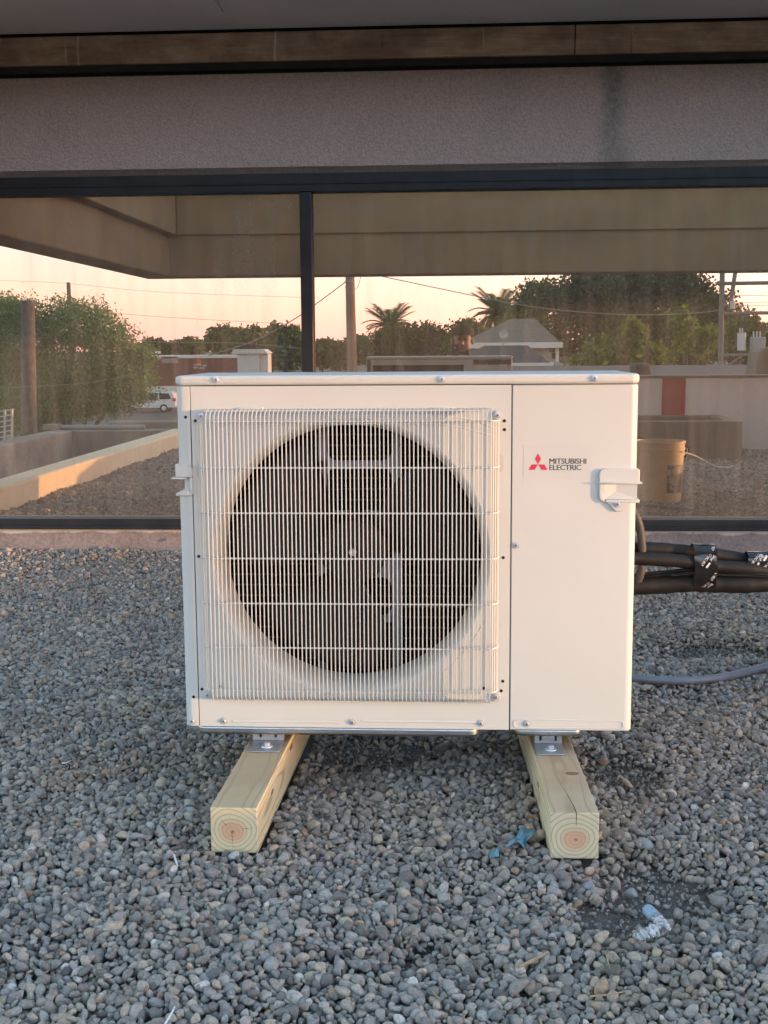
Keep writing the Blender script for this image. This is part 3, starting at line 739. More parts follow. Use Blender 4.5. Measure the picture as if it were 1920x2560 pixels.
# left grip
lp = MB()
lx = P(480, 1200, -.01).x
zA2, zF2, zL2 = P(450, 1160, 0).z, P(450, 1192, 0).z, P(450, 1238, 0).z
lp.prism([(-HW-.003, zF2), (-HW-.003, zA2), (lx-.010, zA2), (lx-.003, zA2-.003), (lx, zA2-.009), (lx, zF2)], 'y', -.009, .02)
lp.box(-HW-.011, lx-.012, -.017, .05, zF2-.0035, zF2-.0005)
lp.box(lx-.006, lx, -.009, -.0003, zL2+.002, zF2-.0005)
lp.prism([(-HW-.003, zL2), (-HW-.003, zL2+.005), (-HW+.006, zL2+.009), (lx-.0062, zL2+.013), (lx-.0062, zL2+.006), (lx, zL2+.0015), (lx-.004, zL2)], 'y', -.011, .06)
lp.build('grip', PAINT, ac, bevel=.0016)

# maker's badge
bd = MB(); a0, a1 = P(1309, 1109, 0), P(1476, 1199, 0)
bd.box(a0.x, a1.x, -.0004, -.0001, a1.z, a0.z); bdo = bd.build('maker_badge', STICK, ac, smooth=None)
lg = MB()
for poly in ([(1345, 1133.5), (1352.8, 1147), (1345, 1160.6), (1337.2, 1147)], [(1329, 1161), (1344.6, 1161), (1336.8, 1174.6), (1321, 1174.6)], [(1345.4, 1161), (1361, 1161), (1369, 1174.6), (1353.2, 1174.6)]):
    lg.prism([(P(a, b, 0).x, P(a, b, 0).z) for a, b in poly], 'y', -.0008, -.00045)
lg.build('red_emblem', REDP, bdo, smooth=None)
def text_mesh(body, offset=0.0, spacing=1.0):
    cu = bpy.data.curves.new('lettering', 'FONT'); cu.body = body; cu.size = 1; cu.resolution_u = 3; cu.offset = offset; cu.space_character = spacing
    o = bpy.data.objects.new('lettering', cu); C.objects.link(o)
    dg = bpy.context.evaluated_depsgraph_get(); me = bpy.data.meshes.new_from_object(o.evaluated_get(dg))
    bpy.data.objects.remove(o); v = np.empty(len(me.vertices)*3); me.vertices.foreach_get('co', v); v = v.reshape(-1, 3)
    f = [tuple(p.vertices) for p in me.polygons]; bpy.data.meshes.remove(me); return v, f
for body, xa, xb, za, zb_ in (('MITSUBISHI', 1373.5, 1465.6, 1159.5, 1146), ('ELECTRIC', 1373.5, 1453, 1175.3, 1162)):
    v_, f_ = text_mesh(body, 0.0, .95)
    lo, hi = v_.min(0), v_.max(0); A, B = P(xa, za, 0), P(xb, zb_, 0)
    vv = [(A.x+(p[0]-lo[0])/(hi[0]-lo[0])*(B.x-A.x), -.0006, A.z+(p[1]-lo[1])/(hi[1]-lo[1])*(B.z-A.z)) for p in v_]
    lt = MB().add(vv, f_)
    for k_, dx in enumerate((.0003, -.0003)): lt.add([(p[0]+dx, p[1]-.00004*(k_+1), p[2]) for p in vv], f_)
    lt.build('lettering', GREYP, bdo, smooth=None, recalc=False)

# base pan and feet
MB().prism(round_poly(-HW+.022, P(1197, 1826, .02).x, .008, DP-.01, (.02, .02, .02, .02), 5), 'z', ZB-.021, ZB-.001).build('base_pan', GALV, ac, bevel=.006, seg=3)
MB().prism(round_poly(P(1283, 1830, .02).x, P(1455, 1830, .02).x, .012, DP-.01, (.02, .02, .02, .02), 5), 'z', ZB-.018, ZB-.001).build('base_pan', GALV, ac, bevel=.006, seg=3)
BT = .0965
for (fx, a, c, ye) in ((0, 617, 699, 1882), (1, 1341, 1411, 1889)):
    e0, e1 = G(a, ye, BT), G(c, ye, BT); yf = e0.y; yb_ = G(a, 1853 if fx == 0 else 1862, BT).y
    xm = (e0.x+e1.x)/2; hw = (e1.x-e0.x)/2
    for (yA, yB, yC) in ((yf, yb_, 1), (DP+.055, DP+.01, -1)):
        ft = MB()
        ft.prism(round_poly(xm-hw, xm+hw, min(yA, yB), max(yA, yB), (.006, .006, 0, 0) if yC == 1 else (0, 0, .006, .006), 4), 'z', BT+.0008, BT+.0035)
        ft.box(xm-hw, xm+hw, yB-.0015*yC-.0005, yB+.0015*yC+.0005, BT+.0036, ZB-.010) if yC == 1 else ft.box(xm-hw, xm+hw, yB-.001, yB+.001, BT+.0036, ZB-.010)
        ft.box(xm-.0135, xm+.0135, yB-.0045*yC-.0015, yB-.0045*yC+.0015, BT+.014, ZB-.002)
        f = ft.build('mounting_foot', GALVP, ac, bevel=.001)
        if yC == 1:
            for s_ in (-1, 1):
                MB().box(xm+s_*.0165-.0022, xm+s_*.0165+.0022, yB-.0030, yB-.0018, BT+.010, ZB-.012).build('slot', HOLE, f)
            bc = (xm+.003, (yA+yB)/2-.004)
            MB().lathe([(0, .0052), (.0115, .0052), (.0125, .0036), (.0125, .0035)], (bc[0], bc[1], BT), 'z', 24).build('washer', STEEL, f)
            MB().lathe([(0, .0125), (.0055, .0125), (.0068, .0112), (.0068, .0053)], (bc[0], bc[1], BT), 'z', 6).build('bolt', STEEL, f, smooth=20)

# ------------------------------------------------------------------ timbers
def timber(x, rz, pith, tint, label, extra):
    t = thing('timber_beam', (x, LBY, BT-.089), label, 'timber beam', 'treated timbers under the outdoor unit', rz=rz, local=True)
    m_ = m_pine(pith, tint)
    b = MB(); n = 14
    b.box(0, .089, 0, .98, 0, .089)
    o = b.build('beam', m_, t, bevel=.0022)
    for (kx, ky, kz, ax, r1, r2) in extra:
        kb = MB(); KN = simple('pine_knot', (.17, .085, .045), (.27, .15, .08), 120, .7)
        if ax == 'z': kb.lathe([(0, .0902), (.6*r1, .0900), (r1, .0888)], (kx, ky, 0), 'z', 20)
        else: kb.lathe([(0, .0010), (.6*r1, .0008), (r1, -.0006)] , (.089 if ax == 'x' else 0, ky, kz), 'x', 20)
        if ax == '-x': kb.v = [(-a, b_, c) for a, b_, c in kb.v]
        if ax == 'z': kb.v = [(kx+(a-kx)*r2, b_, c) for a, b_, c in kb.v]
        else: kb.v = [(a, ky+(b_-ky)*r2, c) for a, b_, c in kb.v]
        kb.build('knot', KN, t)
    return t
tl = timber(LBX, -.0225, (.040, .046), (.72, .56, .30), 'treated pine timber under the fan side of the unit, pink heart in its cut end', [(0, .16, .060, 'x', .006, 3.2), (0, .40, .070, 'x', .008, 2.6)])
tr = timber(RBX, .034, (.043, .040), (.64, .58, .38), 'greenish pine timber under the badge side of the unit, cracked on top with a knot by the foot', [(.066, .205, 0, 'z', .011, 1.35), (0, .22, .06, '-x', .005, 4.0)])
ck = MB()
cpts = [(.047, .002, .0895), (.046, .03, .0896), (.043, .07, .0896), (.041, .10, .0896), (.036, .14, .0896), (.032, .18, .0894)]
for i in range(len(cpts)-1):
    a, b_ = cpts[i], cpts[i+1]; wa, wb_ = .0009*(1-i/5.5), .0009*(1-(i+1)/5.5)
    ck.add([(a[0]-wa, a[1], .0893), (a[0]+wa, a[1], .0893), (b_[0]+wb_, b_[1], .0893), (b_[0]-wb_, b_[1], .0893)], [(0, 1, 2, 3)])
ck.add([(.0462, -.0004, .089), (.0476, -.0004, .089), (.0470, -.0004, .064), (.0466, -.0004, .064)], [(0, 1, 2, 3)])
ck.build('crack', HOLE, tr, smooth=None)
np_ = MB().tube([(.0905, .085, .055), (.0905, .085, .085)], .002, 8).build('staple', STEEL, tr)
ck2 = MB()
for a_, l0, l1 in ((-1.52, .004, .043), (.12, .020, .048), (2.4, .012, .030)):
    c, s_ = math.cos(a_), math.sin(a_); w_ = .00045
    ck2.add([(.040+l0*c-w_*s_, -.0004, .046+l0*s_+w_*c), (.040+l0*c+w_*s_, -.0004, .046+l0*s_-w_*c), (.040+l1*c, -.0004, .046+l1*s_)], [(0, 1, 2)])
kind(ck2.build('end_checks', HOLE, tl, smooth=None), 'stuff')
# ---- pipes
# ------------------------------------------------------------------ pipes, cables, conduit
def bez(pts, n=6):      # Catmull-Rom through the points
    pts = [Vector(p) for p in pts]; out = []
    for i in range(len(pts)-1):
        p0, p1, p2, p3 = pts[max(i-1, 0)], pts[i], pts[i+1], pts[min(i+2, len(pts)-1)]
        for k in range(n):
            t = k/n
            out.append(.5*((2*p1)+(p2-p0)*t+(2*p0-5*p1+4*p2-p3)*t*t+(3*p1-p0-3*p2+p3)*t**3))
    return out+[pts[-1]]
YP = .42
grp = 'insulated pipes leaving the outdoor unit'
def pipe(name, pxs, r, mat_, label, cat, group, ys=None, seg=20, wob=.0):
    q = [P(a, b, (ys[i] if ys else YP)) for i, (a, b) in enumerate(pxs)]
    c = bez(q); rr = [r*(1+wob*math.sin(i*1.7)+wob*.6*math.sin(i*.63+1)) for i in range(len(c))]
    return tag(MB().tube(c, rr, seg).build(name, mat_, smooth=60), label, cat, group)
pipe('insulated_pipe', [(1500, 1368), (1588, 1371), (1660, 1374), (1737, 1381), (1791, 1387), (1877, 1402), (1930, 1406), (2150, 1424), (2600, 1500)], .0165, FOAM, 'black foam-insulated pipe along the top of the bundle by the window', 'pipe', grp, [.40, .42, .43, .44, .45, .46, .47, .5, .6], wob=.03)
pipe('insulated_pipe', [(1500, 1394), (1588, 1396), (1660, 1399), (1737, 1407), (1791, 1416), (1875, 1422), (1930, 1428), (2150, 1450), (2600, 1530)], .0165, FOAM, 'black foam-insulated pipe pressed under the top pipe of the bundle', 'pipe', grp, [.37, .39, .40, .41, .42, .43, .44, .47, .57], wob=.03)
pipe('insulated_pipe', [(1500, 1470), (1587, 1466), (1660, 1462), (1739, 1458), (1791, 1460), (1860, 1461), (1930, 1459), (2150, 1470), (2600, 1540)], .0212, FOAM, 'thick black insulated pipe running lowest, just above the pebbles', 'pipe', grp, [.40, .41, .42, .42, .43, .43, .44, .47, .57], wob=.025)
pipe('control_cable', [(1500, 1446), (1588, 1438), (1650, 1431), (1737, 1424), (1800, 1430), (1900, 1436), (2150, 1455)], .0042, FOAM, 'thin black cable slung between the insulated pipes, upper of the pair', 'cable', 'cables between the pipes', seg=10)
pipe('control_cable', [(1500, 1450), (1588, 1445), (1650, 1438), (1737, 1432), (1800, 1437), (1900, 1441), (2150, 1460)], .0036, FOAM, 'thin black cable slung between the insulated pipes, lower of the pair', 'cable', 'cables between the pipes', seg=10)
def tape(x0, x1, zt_, zb_, yc, hd, label, marks):
    t = thing('tape_wrap', ((x0+x1)/2, yc, (zt_+zb_)/2), label, 'tape', 'printed tape round the pipes')
    zc, hh_ = (zt_+zb_)/2, (zt_-zb_)/2
    n = 48; vs = []; fs = []; nxs = 9
    def sup(a):
        c, s_ = math.cos(a), math.sin(a); e = .72
        return math.copysign(abs(c)**e, c)*hd, math.copysign(abs(s_)**e, s_)*hh_
    for i in range(nxs):
        x = x0+(x1-x0)*i/(nxs-1)
        for k in range(n):
            y_, z_ = sup(2*PI*k/n); wv_ = 1+.012*math.sin(k*1.9+i*.9)+.01*math.sin(k*.7-i*1.3)
            vs.append((x+.0012*math.sin(k*1.1), yc+y_*wv_, zc+z_*wv_))
    for i in range(nxs-1):
        for k in range(n): fs.append((i*n+k, i*n+(k+1) % n, (i+1)*n+(k+1) % n, (i+1)*n+k))
    o = MB().add(vs, fs).build('tape', TAPE, t, smooth=70)
    def front(z_):
        u = min(.995, abs(z_-zc)/hh_); s_ = u**(1/.72); return yc-hd*(max(0, 1-s_*s_))**(.36)-.0012
    for body, mx, mz, size, ang, bold in marks:
        if body == 'block':
            c, s_ = math.cos(ang), math.sin(ang); g = 6
            vv = [(mx+(i/g-.5)*size*2*c-(j-.5)*size*.62*s_, mz+(i/g-.5)*size*2*s_+(j-.5)*size*.62*c) for j in (0, 1) for i in range(g+1)]
            ff = [(i, i+1, g+2+i, g+1+i) for i in range(g)]
        elif body == 'ring':
            vv = []; ff = []
            for k in range(20):
                a = 2*PI*k/20; vv += [(mx+size*.5*math.cos(a), mz+size*.5*math.sin(a)), (mx+size*.4*math.cos(a), mz+size*.4*math.sin(a))]
            ff = [(2*k, (2*k+2) % 40, (2*k+3) % 40, 2*k+1) for k in range(20)]
        else:
            v_, f_ = text_mesh(body, bold); lo, hi = v_.min(0), v_.max(0)
            k = size; c, s_ = math.cos(ang), math.sin(ang)
            vv = [(mx+((p[0]-(lo[0]+hi[0])/2)*c-(p[1]-.35)*s_)*k, mz+((p[0]-(lo[0]+hi[0])/2)*s_+(p[1]-.35)*c)*k) for p in v_]; ff = f_
        ok = [(x0+.0005 < p[0] < x1-.0005 and zb_+.002 < p[1] < zt_-.002) for p in vv]
        ff = [f for f in ff if all(ok[i] for i in f)]
        if not ff: continue
        MB().add([(p[0], front(p[1])-(.0003 if mx else 0), p[1]) for p in vv], ff).build('tape_print', WHITEP if body != 'SHURTAPE' else GREYP, o, smooth=None, recalc=False)
A, B = P(1738, 1366, YP-.03), P(1791, 1477, YP-.03)
aa = R(-126)
def zpx(a, b): q = P(a, b, YP-.03); return q.x, q.z
mk = []
for (a, b) in ((1762, 1403), (1786, 1440), (1757, 1474), (1790, 1366)):
    for dx, dz, body, size in ((0, 0, 'PC 857', .0088), (20, -7, 'Shur', .0088), (8, 10, 'block', .0072), (14, -14, 'ring', .0062)):
        x_, z_ = zpx(a+dx, b+dz); mk.append((body, x_, z_, size, aa if body != 'block' else R(54), .004))
tape(A.x, B.x, A.z, B.z, YP+.005, .036, 'glossy black tape with white print strapping all three pipes together', mk)
A, B = P(1876, 1386, YP-.01), P(1960, 1440, YP-.01); mk = []
for (a, b) in ((1894, 1409), (1915, 1392), (1916, 1430)):
    for dx, dz, body, size in ((0, 0, 'PC 857', .0088), (20, -7, 'Shur', .0088), (8, 10, 'block', .0072), (14, -14, 'ring', .0062)):
        x_, z_ = zpx(a+dx, b+dz); mk.append((body, x_, z_, size, aa if body != 'block' else R(54), .004))
tape(A.x, B.x, A.z, B.z, YP+.03, .026, 'glossy black tape with white print round the upper two pipes only', mk)
gpt = lambda a, b, z=.020: G(a, b, z+.0)
cpx = [(1380, 1690), (1500, 1697), (1580, 1700), (1640, 1703), (1720, 1702), (1800, 1692), (1860, 1678), (1930, 1660), (2020, 1634), (2200, 1590)]
cl = [gpt(a, b) for a, b in cpx]
for q in cl: q.z = float(gh(q.x, q.y))+.020
tag(MB().tube(bez(cl), .0118, 16).build('conduit', CONDUIT, smooth=60), 'smooth grey conduit snaking over the pebbles right of the unit', 'conduit')
hz_ = bez([P(1530, 1262, .40), P(1565, 1262, .40), P(1590, 1290, .40), P(1603, 1340, .40), P(1605, 1400, .40), P(1598, 1445, .40), P(1570, 1480, .42), P(1520, 1490, .44)], 10)
tag(MB().tube(hz_, [.0098*(1+.06*math.sin(i*2.6)) for i in range(len(hz_))], 14).build('drain_hose', HOSE, smooth=60), 'ribbed brown-grey hose looping down close behind the unit', 'hose')

# ------------------------------------------------------------------ litter on the pebbles
FILM = NT('blue_film'); FILM.set(Base_Color=(.12, .31, .40), Roughness=.25, Specular_IOR_Level=.6, Alpha=.82); FILM.bump(FILM.noise(FILM.coord(), 55, 4), .5, .006)
def film(pts, label, zb_=.012, seedv=0):
    r_ = random.Random(seedv)
    poly = [G(a, b, .012) for a, b in pts]; n = len(poly)
    c = sum(poly, Vector())/n; vs = [c+Vector((0, 0, .008))]; fs = []
    for i, p in enumerate(poly):
        m_ = (p+c)/2; vs.append(m_+Vector((0, 0, r_.uniform(-.002, .010))))
    for i, p in enumerate(poly): vs.append(p+Vector((0, 0, r_.uniform(-.002, .012))))
    for i in range(n):
        j = (i+1) % n; fs += [(0, 1+i, 1+j), (1+i, 1+n+i, 1+n+j, 1+j)]
    dz = float(gh(c.x, c.y))+.002
    o = MB().add([v+Vector((0, 0, dz)) for v in vs], fs).build('plastic_film', FILM.m, smooth=20)
    s_ = o.modifiers.new('thick', 'SOLIDIFY'); s_.thickness = .0006
    return tag(o, label, 'plastic scrap', 'blue film scraps on the pebbles')
K = .2773
zz = lambda L_: [(1180+a*K, 1720+b*K) for a, b in L_]
film(zz([(390, 1412), (440, 1345), (500, 1338), (565, 1352), (558, 1388), (492, 1458), (478, 1498), (440, 1490), (400, 1472)]), 'pale blue scrap of plastic film with a folded middle, near the cracked timber', seedv=3)
film(zz([(268, 1520), (325, 1440), (395, 1410), (398, 1468), (330, 1508)]), 'pointed blue strip of film torn off beside the wide blue scrap', seedv=5)
film(zz([(140, 1548), (238, 1524), (245, 1560), (198, 1602), (165, 1582)]), 'smallest and bluest film scrap, lying alone towards the fan side', seedv=8)
# crumpled sealant tube with blue cap
CRUMP = NT('crumpled_sleeve'); nn = CRUMP.noise(CRUMP.coord(), 90, 5, .7)
CRUMP.set(Base_Color=CRUMP.ramp(nn, [(.35, (.70, .69, .67)), (.52, (.60, .58, .56)), (.62, (.16, .145, .14))]), Roughness=.35); CRUMP.bump(nn, .8, .008)
CAPB = simple('blue_cap', (.27, .37, .44), (.22, .32, .40), 40, .4)
K2 = 700/1659; z2 = lambda a, b, z: G(1220+a*K2, 2120+b*K2, z)
st = thing('sealant_tube', z2(1000, 450, .012), 'crumpled white sealant tube with a pale blue cap in the bare patch', 'sealant tube')
MB().tube([z2(945, 365, .022), z2(965, 385, .022), z2(985, 405, .021)], [.0098, .0104, .0102], 16).build('cap', CAPB, st, bevel=.001)
nk = [z2(980, 400, .021), z2(1005, 418, .020), z2(1030, 440, .019), z2(1040, 465, .017), z2(1010, 480, .016), z2(975, 492, .017), z2(940, 500, .016), z2(905, 515, .015), z2(880, 525, .014)]
c_ = bez(nk, 5); r_ = random.Random(4)
mbt = MB().tube(c_, [.0065+.0045*min(1, i/14)+r_.uniform(-.0026, .0026) for i in range(len(c_))], 14)
mbt.v = [(a+r_.uniform(-.0022, .0022), b_+r_.uniform(-.0022, .0022), .009+(c-.009)*.75+r_.uniform(-.0022, .0022)) for a, b_, c in mbt.v]
mbt.build('sleeve', CRUMP.m, st, smooth=45)
STRAW = simple('dry_straw', (.42, .30, .16), (.30, .20, .10), 60, .7)
def straw(a, b, r, label, name='straw', m_=None, cat='straw', grp_='dry bits lying on the pebbles'):
    pts = []
    for t in (0, .33, .66, 1):
        x, y = a[0]+(b[0]-a[0])*t, a[1]+(b[1]-a[1])*t; q = G(x, y+2*math.sin(t*3), .014); q.z = float(gh(q.x, q.y))+.016; pts.append(q)
    return tag(MB().tube(pts, [r, r, r*.9, r*.5], 6).build(name, m_ or STRAW), label, cat, grp_)
straw((1296, 2417), (1370, 2380), .0026, 'split yellow straw in front of the bare patch, thickest of the dry bits')
straw((1476, 2481), (1570, 2472), .0017, 'thin brown twig lying level in the nearest pebbles')
straw((1350, 2537), (1360, 2562), .0016, 'short straw at the near edge of the pebbles, pointing away')
straw((1214, 2111), (1262, 2130), .0013, 'thin straw reaching to the blue film scraps')
straw((1514, 2386), (1525, 2424), .0013, 'short upright twig below the bare patch')
straw((1100, 2500), (1078, 2476), .0013, 'pale sliver of straw among the nearest pebbles')
straw((436, 2150), (445, 2178), .0018, 'white stub lying by the corner of the pink-hearted timber', m_=WHITEP, cat='litter', name='paper_stub')
straw((410, 2570), (438, 2525), .0016, 'white splinter in the near pebbles on the fan side', m_=WHITEP, cat='litter', name='paper_stub')
straw((155, 1912), (178, 1905), .0016, 'white splinter on the pebbles far out on the fan side', m_=WHITEP, cat='litter', name='paper_stub')
# a few odd stones that stand out
ODD = [((584, 2140), .012, 'pale angular chip under the end of the pink-hearted timber', (.52, .50, .47)), ((472, 2034), .013, 'speckled white stone left of the pink-hearted timber', (.50, .50, .50)),
       ((1615, 2105), .019, 'large flat pale stone behind the bare patch', (.36, .35, .33)), ((1474, 2222), .013, 'grey lump alone on the bare patch', (.30, .30, .31)),
       ((1580, 2215), .013, 'pointed grey stone standing on the bare patch', (.33, .33, .33)), ((1790, 2402), .010, 'small white chip in the near pebbles by the frame edge', (.62, .62, .61)),
       ((1270, 2345), .012, 'cream stone between straw and timber', (.42, .40, .36)), ((170, 2240), .012, 'rust brown stone in the pebbles at the fan side', (.36, .22, .14))]
for i, ((a, b_), r0, lb, c0) in enumerate(ODD):
    m_ = simple('odd_stone', c0, tuple(x*.7 for x in c0), 60, .8, bump=(120, .4, .004))
    me_ = pebble_mesh(300+i).copy(); me_.materials.clear(); me_.materials.append(m_)
    o = bpy.data.objects.new('stone', me_); C.objects.link(o); q = G(a, b_, .012); o.location = (q.x, q.y, float(gh(q.x, q.y))+.007)
    o.scale = (r0*1.1, r0*.9, r0*.7); o.rotation_euler = (.2, -.15, i*1.3); tag(o, lb, 'stone', 'odd stones among the pebbles')
# ---- world behind
# ------------------------------------------------------------------ the roof and town that show in the window glass
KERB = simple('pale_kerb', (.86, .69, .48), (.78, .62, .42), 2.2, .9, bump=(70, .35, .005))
OLDW = simple('old_parapet', (.17, .14, .12), (.33, .28, .23), 1.6, .95, bump=(30, .5, .02))
WHITEW = simple('whitewashed_wall', (.82, .82, .80), (.74, .73, .71), 1.3, .85, bump=(50, .3, .006))
REDS = simple('red_stripe_paint', (.45, .075, .08), (.38, .06, .065), 4, .8)
BROWNC = simple('brown_concrete', (.27, .215, .165), (.20, .155, .12), 3, .95, bump=(60, .5, .008))
TARM = simple('tar_roof', (.055, .052, .05), (.10, .095, .09), 1.2, .95, bump=(25, .6, .02))
xk = -2.55
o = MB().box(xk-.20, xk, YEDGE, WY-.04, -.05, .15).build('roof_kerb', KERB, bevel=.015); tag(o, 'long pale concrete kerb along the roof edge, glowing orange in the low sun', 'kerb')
o = MB().box(4.6, 4.85, YEDGE, WY-.04, -.05, .35).build('roof_kerb', KERB, bevel=.015); tag(o, 'unseen kerb added on the sunward edge of the roof to shade the pebbles', 'kerb')  # out of view, added to keep the low sun off the pebbles
# sunken roof beyond the kerb
zl = M(300, 1076, 17).z; xw = M(181, 1090, 17).x
kind(MB().box(-14, -2.77, MY(19.5), 6, GZ, zl-1.05).build('lower_roof', TARM, smooth=None))
o = MB().box(xw-.35, xw, MY(17), 5.5, zl-1.04, zl).build('parapet_wall', OLDW, bevel=.02); tag(o, 'stained brown parapet wall of the sunken roof, side wall with peeling skin', 'parapet', 'parapets of the sunken roof')
o = MB().box(xw-.35, -2.78, MY(17.35), MY(17)-.002, zl-1.04, zl).build('parapet_wall', OLDW, bevel=.02); tag(o, 'dark end parapet of the sunken roof with a pipe lying on it', 'parapet', 'parapets of the sunken roof')
xw2 = M(268, 1056, 19).x
o = MB().box(xw2, 1.2, MY(19.3), MY(19), zl-1.04, M(350, 1054, 19).z).build('parapet_wall', OLDW, bevel=.02); tag(o, 'low far parapet behind the end parapet of the sunken roof', 'parapet', 'parapets of the sunken roof')
q0, q1 = M(152, 1069, 17.2), M(362, 1067, 17.2)
tag(MB().tube([(q0.x, q0.y, zl+.035), (q1.x, q1.y, zl+.035)], .035, 10).build('vent_pipe', simple('grey_pvc', (.3, .3, .3), (.25, .25, .25), 10, .5)), 'grey pipe lying along the end parapet', 'pipe')
q0, q1 = M(113, 1074, 17.15), M(148, 1060, 17.15)
tag(MB().box(q0.x, q1.x, q0.y-.12, q0.y+.12, zl+.002, q1.z).build('block', OLDW, bevel=.01), 'squat concrete block on the corner of the end parapet', 'block')
gt = thing('metal_gate', tuple(M(0, 1100, 16.4)), 'pale metal rail gate leaning behind the side parapet', 'gate')
mg = simple('gate_metal', (.55, .54, .52), (.48, .47, .45), 15, .5, metal=.4)
for px1 in (-40, 12, 30):
    MB().tube([M(px1, 1112, 16.4), M(px1, 1022+(30-px1)*.12, 16.4)], .018, 8).build('post', mg, gt)
for k in range(6): MB().tube([M(-40, 1036+k*13, 16.4), M(30, 1024+k*13, 16.4)], .010, 6).build('rail', mg, gt)

# white parapet, hollow kerb box, bucket at the sunward side
a, b_ = M(1480, 945, 11.0), M(2060, 945, 11.0)
wp = thing('white_parapet', (a.x, MY(11.0), 0), 'whitewashed parapet wall with one broad red stripe', 'wall')
MB().box(a.x, b_.x, MY(11.25), MY(11.0), -.05, a.z).build('wall', WHITEW, wp, bevel=.012)
r0, r1 = M(1655, 1000, 10.995), M(1713, 1000, 10.995)
MB().box(r0.x, r1.x, MY(10.999), MY(10.994), .02, a.z-.004).build('stripe', REDS, wp, smooth=None)
MB().box(a.x, b_.x, MY(11.27), MY(10.98), a.z+.001, a.z+.02).build('coping', BROWNC, wp, bevel=.004)
c0 = M(1640, 935, 11.6)
tag(MB().box(a.x-.2, 16, MY(34), MY(11.5), GZ, .42).build('neighbour_block', TARM, smooth=None), 'flat dark tarred roof block behind the white parapet', 'building')
tag(MB().prism([(M(1590, 940, 13).x, .43), (M(1640, 943, 13).x, .43), (M(1626, 917, 13).x, .76), (M(1590, 917, 13).x, .76)], 'y', MY(13.5), MY(13)).build('tar_heap', TARM, bevel=.03), 'black tarred hump on the neighbouring flat roof', 'roof hump')
cc = M(1890, 935, 14)
cw = thing('vent_cowl', (cc.x, cc.y, .42), 'dark roof cowl with one sunlit edge on the neighbouring roof', 'vent')
MB().prism([(M(1884, 935, 14).x, .421), (M(1990, 935, 14).x, .421), (M(1990, 866, 14).x, M(1990, 866, 14).z), (M(1910, 868, 14).x, M(1910, 868, 14).z), (M(1897, 880, 14).x, M(1897, 880, 14).z)], 'y', cc.y-.5, cc.y).build('cowl', BROWNC, cw, bevel=.02)
hb = thing('kerb_box', (M(1700, 1180, 10).x, MY(10.4), 0), 'hollow brown concrete kerb box on the roof beside the white parapet', 'concrete box')
x0b, x1b, zt_b = M(1430, 1100, 10).x, M(1858, 1056, 10).x, M(1700, 1053, 10).z
ya, yb2 = MY(10.0), MY(10.9)
MB().box(x0b, x1b, ya-.10, ya, -.05, zt_b).box(x0b, x1b, yb2, yb2+.10, -.05, zt_b).box(x0b, x0b+.1, yb2+.101, ya-.101, -.05, zt_b).box(x1b-.1, x1b, yb2+.101, ya-.101, -.05, zt_b).build('wall', BROWNC, hb, bevel=.01)
MB().box(x0b+.101, x1b-.101, yb2+.101, ya-.101, -.05, zt_b-.18).build('bed', DIRT, hb, smooth=None)
bc = M(1646, 1260, 7.3); bc.z = .0
bu = thing('plastic_bucket', tuple(bc), 'used cream plastic bucket with a printed label and wire handle', 'bucket')
BUCK = simple('cream_plastic', (.74, .58, .36), (.64, .50, .30), 14, .5)
MB().lathe([(0, .0), (.125, 0), (.13, .006), (.143, .29), (.150, .292), (.150, .305), (.1455, .306), (.1465, .325), (.152, .327), (.152, .337), (.147, .338), (.149, .365), (.153, .367), (.153, .378), (.147, .378), (.142, .30), (.124, .03), (0, .03)], tuple(bc), 'z', 40).build('pail', BUCK, bu, smooth=30)
lb = MB(); vs = []; fs = []
for i in range(17):
    an = R(-20+100*i/16)
    for z_ in (.07, .24): rr = .1305+.0135*z_/.29+.0012; vs.append((bc.x+rr*math.cos(an), bc.y+rr*math.sin(an), bc.z+z_))
fs = [(2*i, 2*i+2, 2*i+3, 2*i+1) for i in range(16)]
lb.add(vs, fs).build('label', simple('bucket_label', (.10, .10, .09), (.42, .38, .30), 22, .5, lo=.48, hi=.54), bu, smooth=60)
MB().tube([(bc.x+.155*math.cos(t), bc.y+.09*math.sin(t)+.05, bc.z+.335-.20*abs(math.sin(t))) for t in [PI*k/16 for k in range(17)]], .002, 6).build('handle', STEEL, bu)
cd_ = bez([M(1704, 1130, 7.2), M(1740, 1140, 7.6), M(1790, 1166, 8.6), M(1830, 1168, 9.4)], 8)
for q in cd_: q.z = max(q.z, .015)
tag(MB().tube(cd_, .004, 6).build('cord', WHITEP), 'white cord hanging from the bucket rim to the pebbles', 'cord')

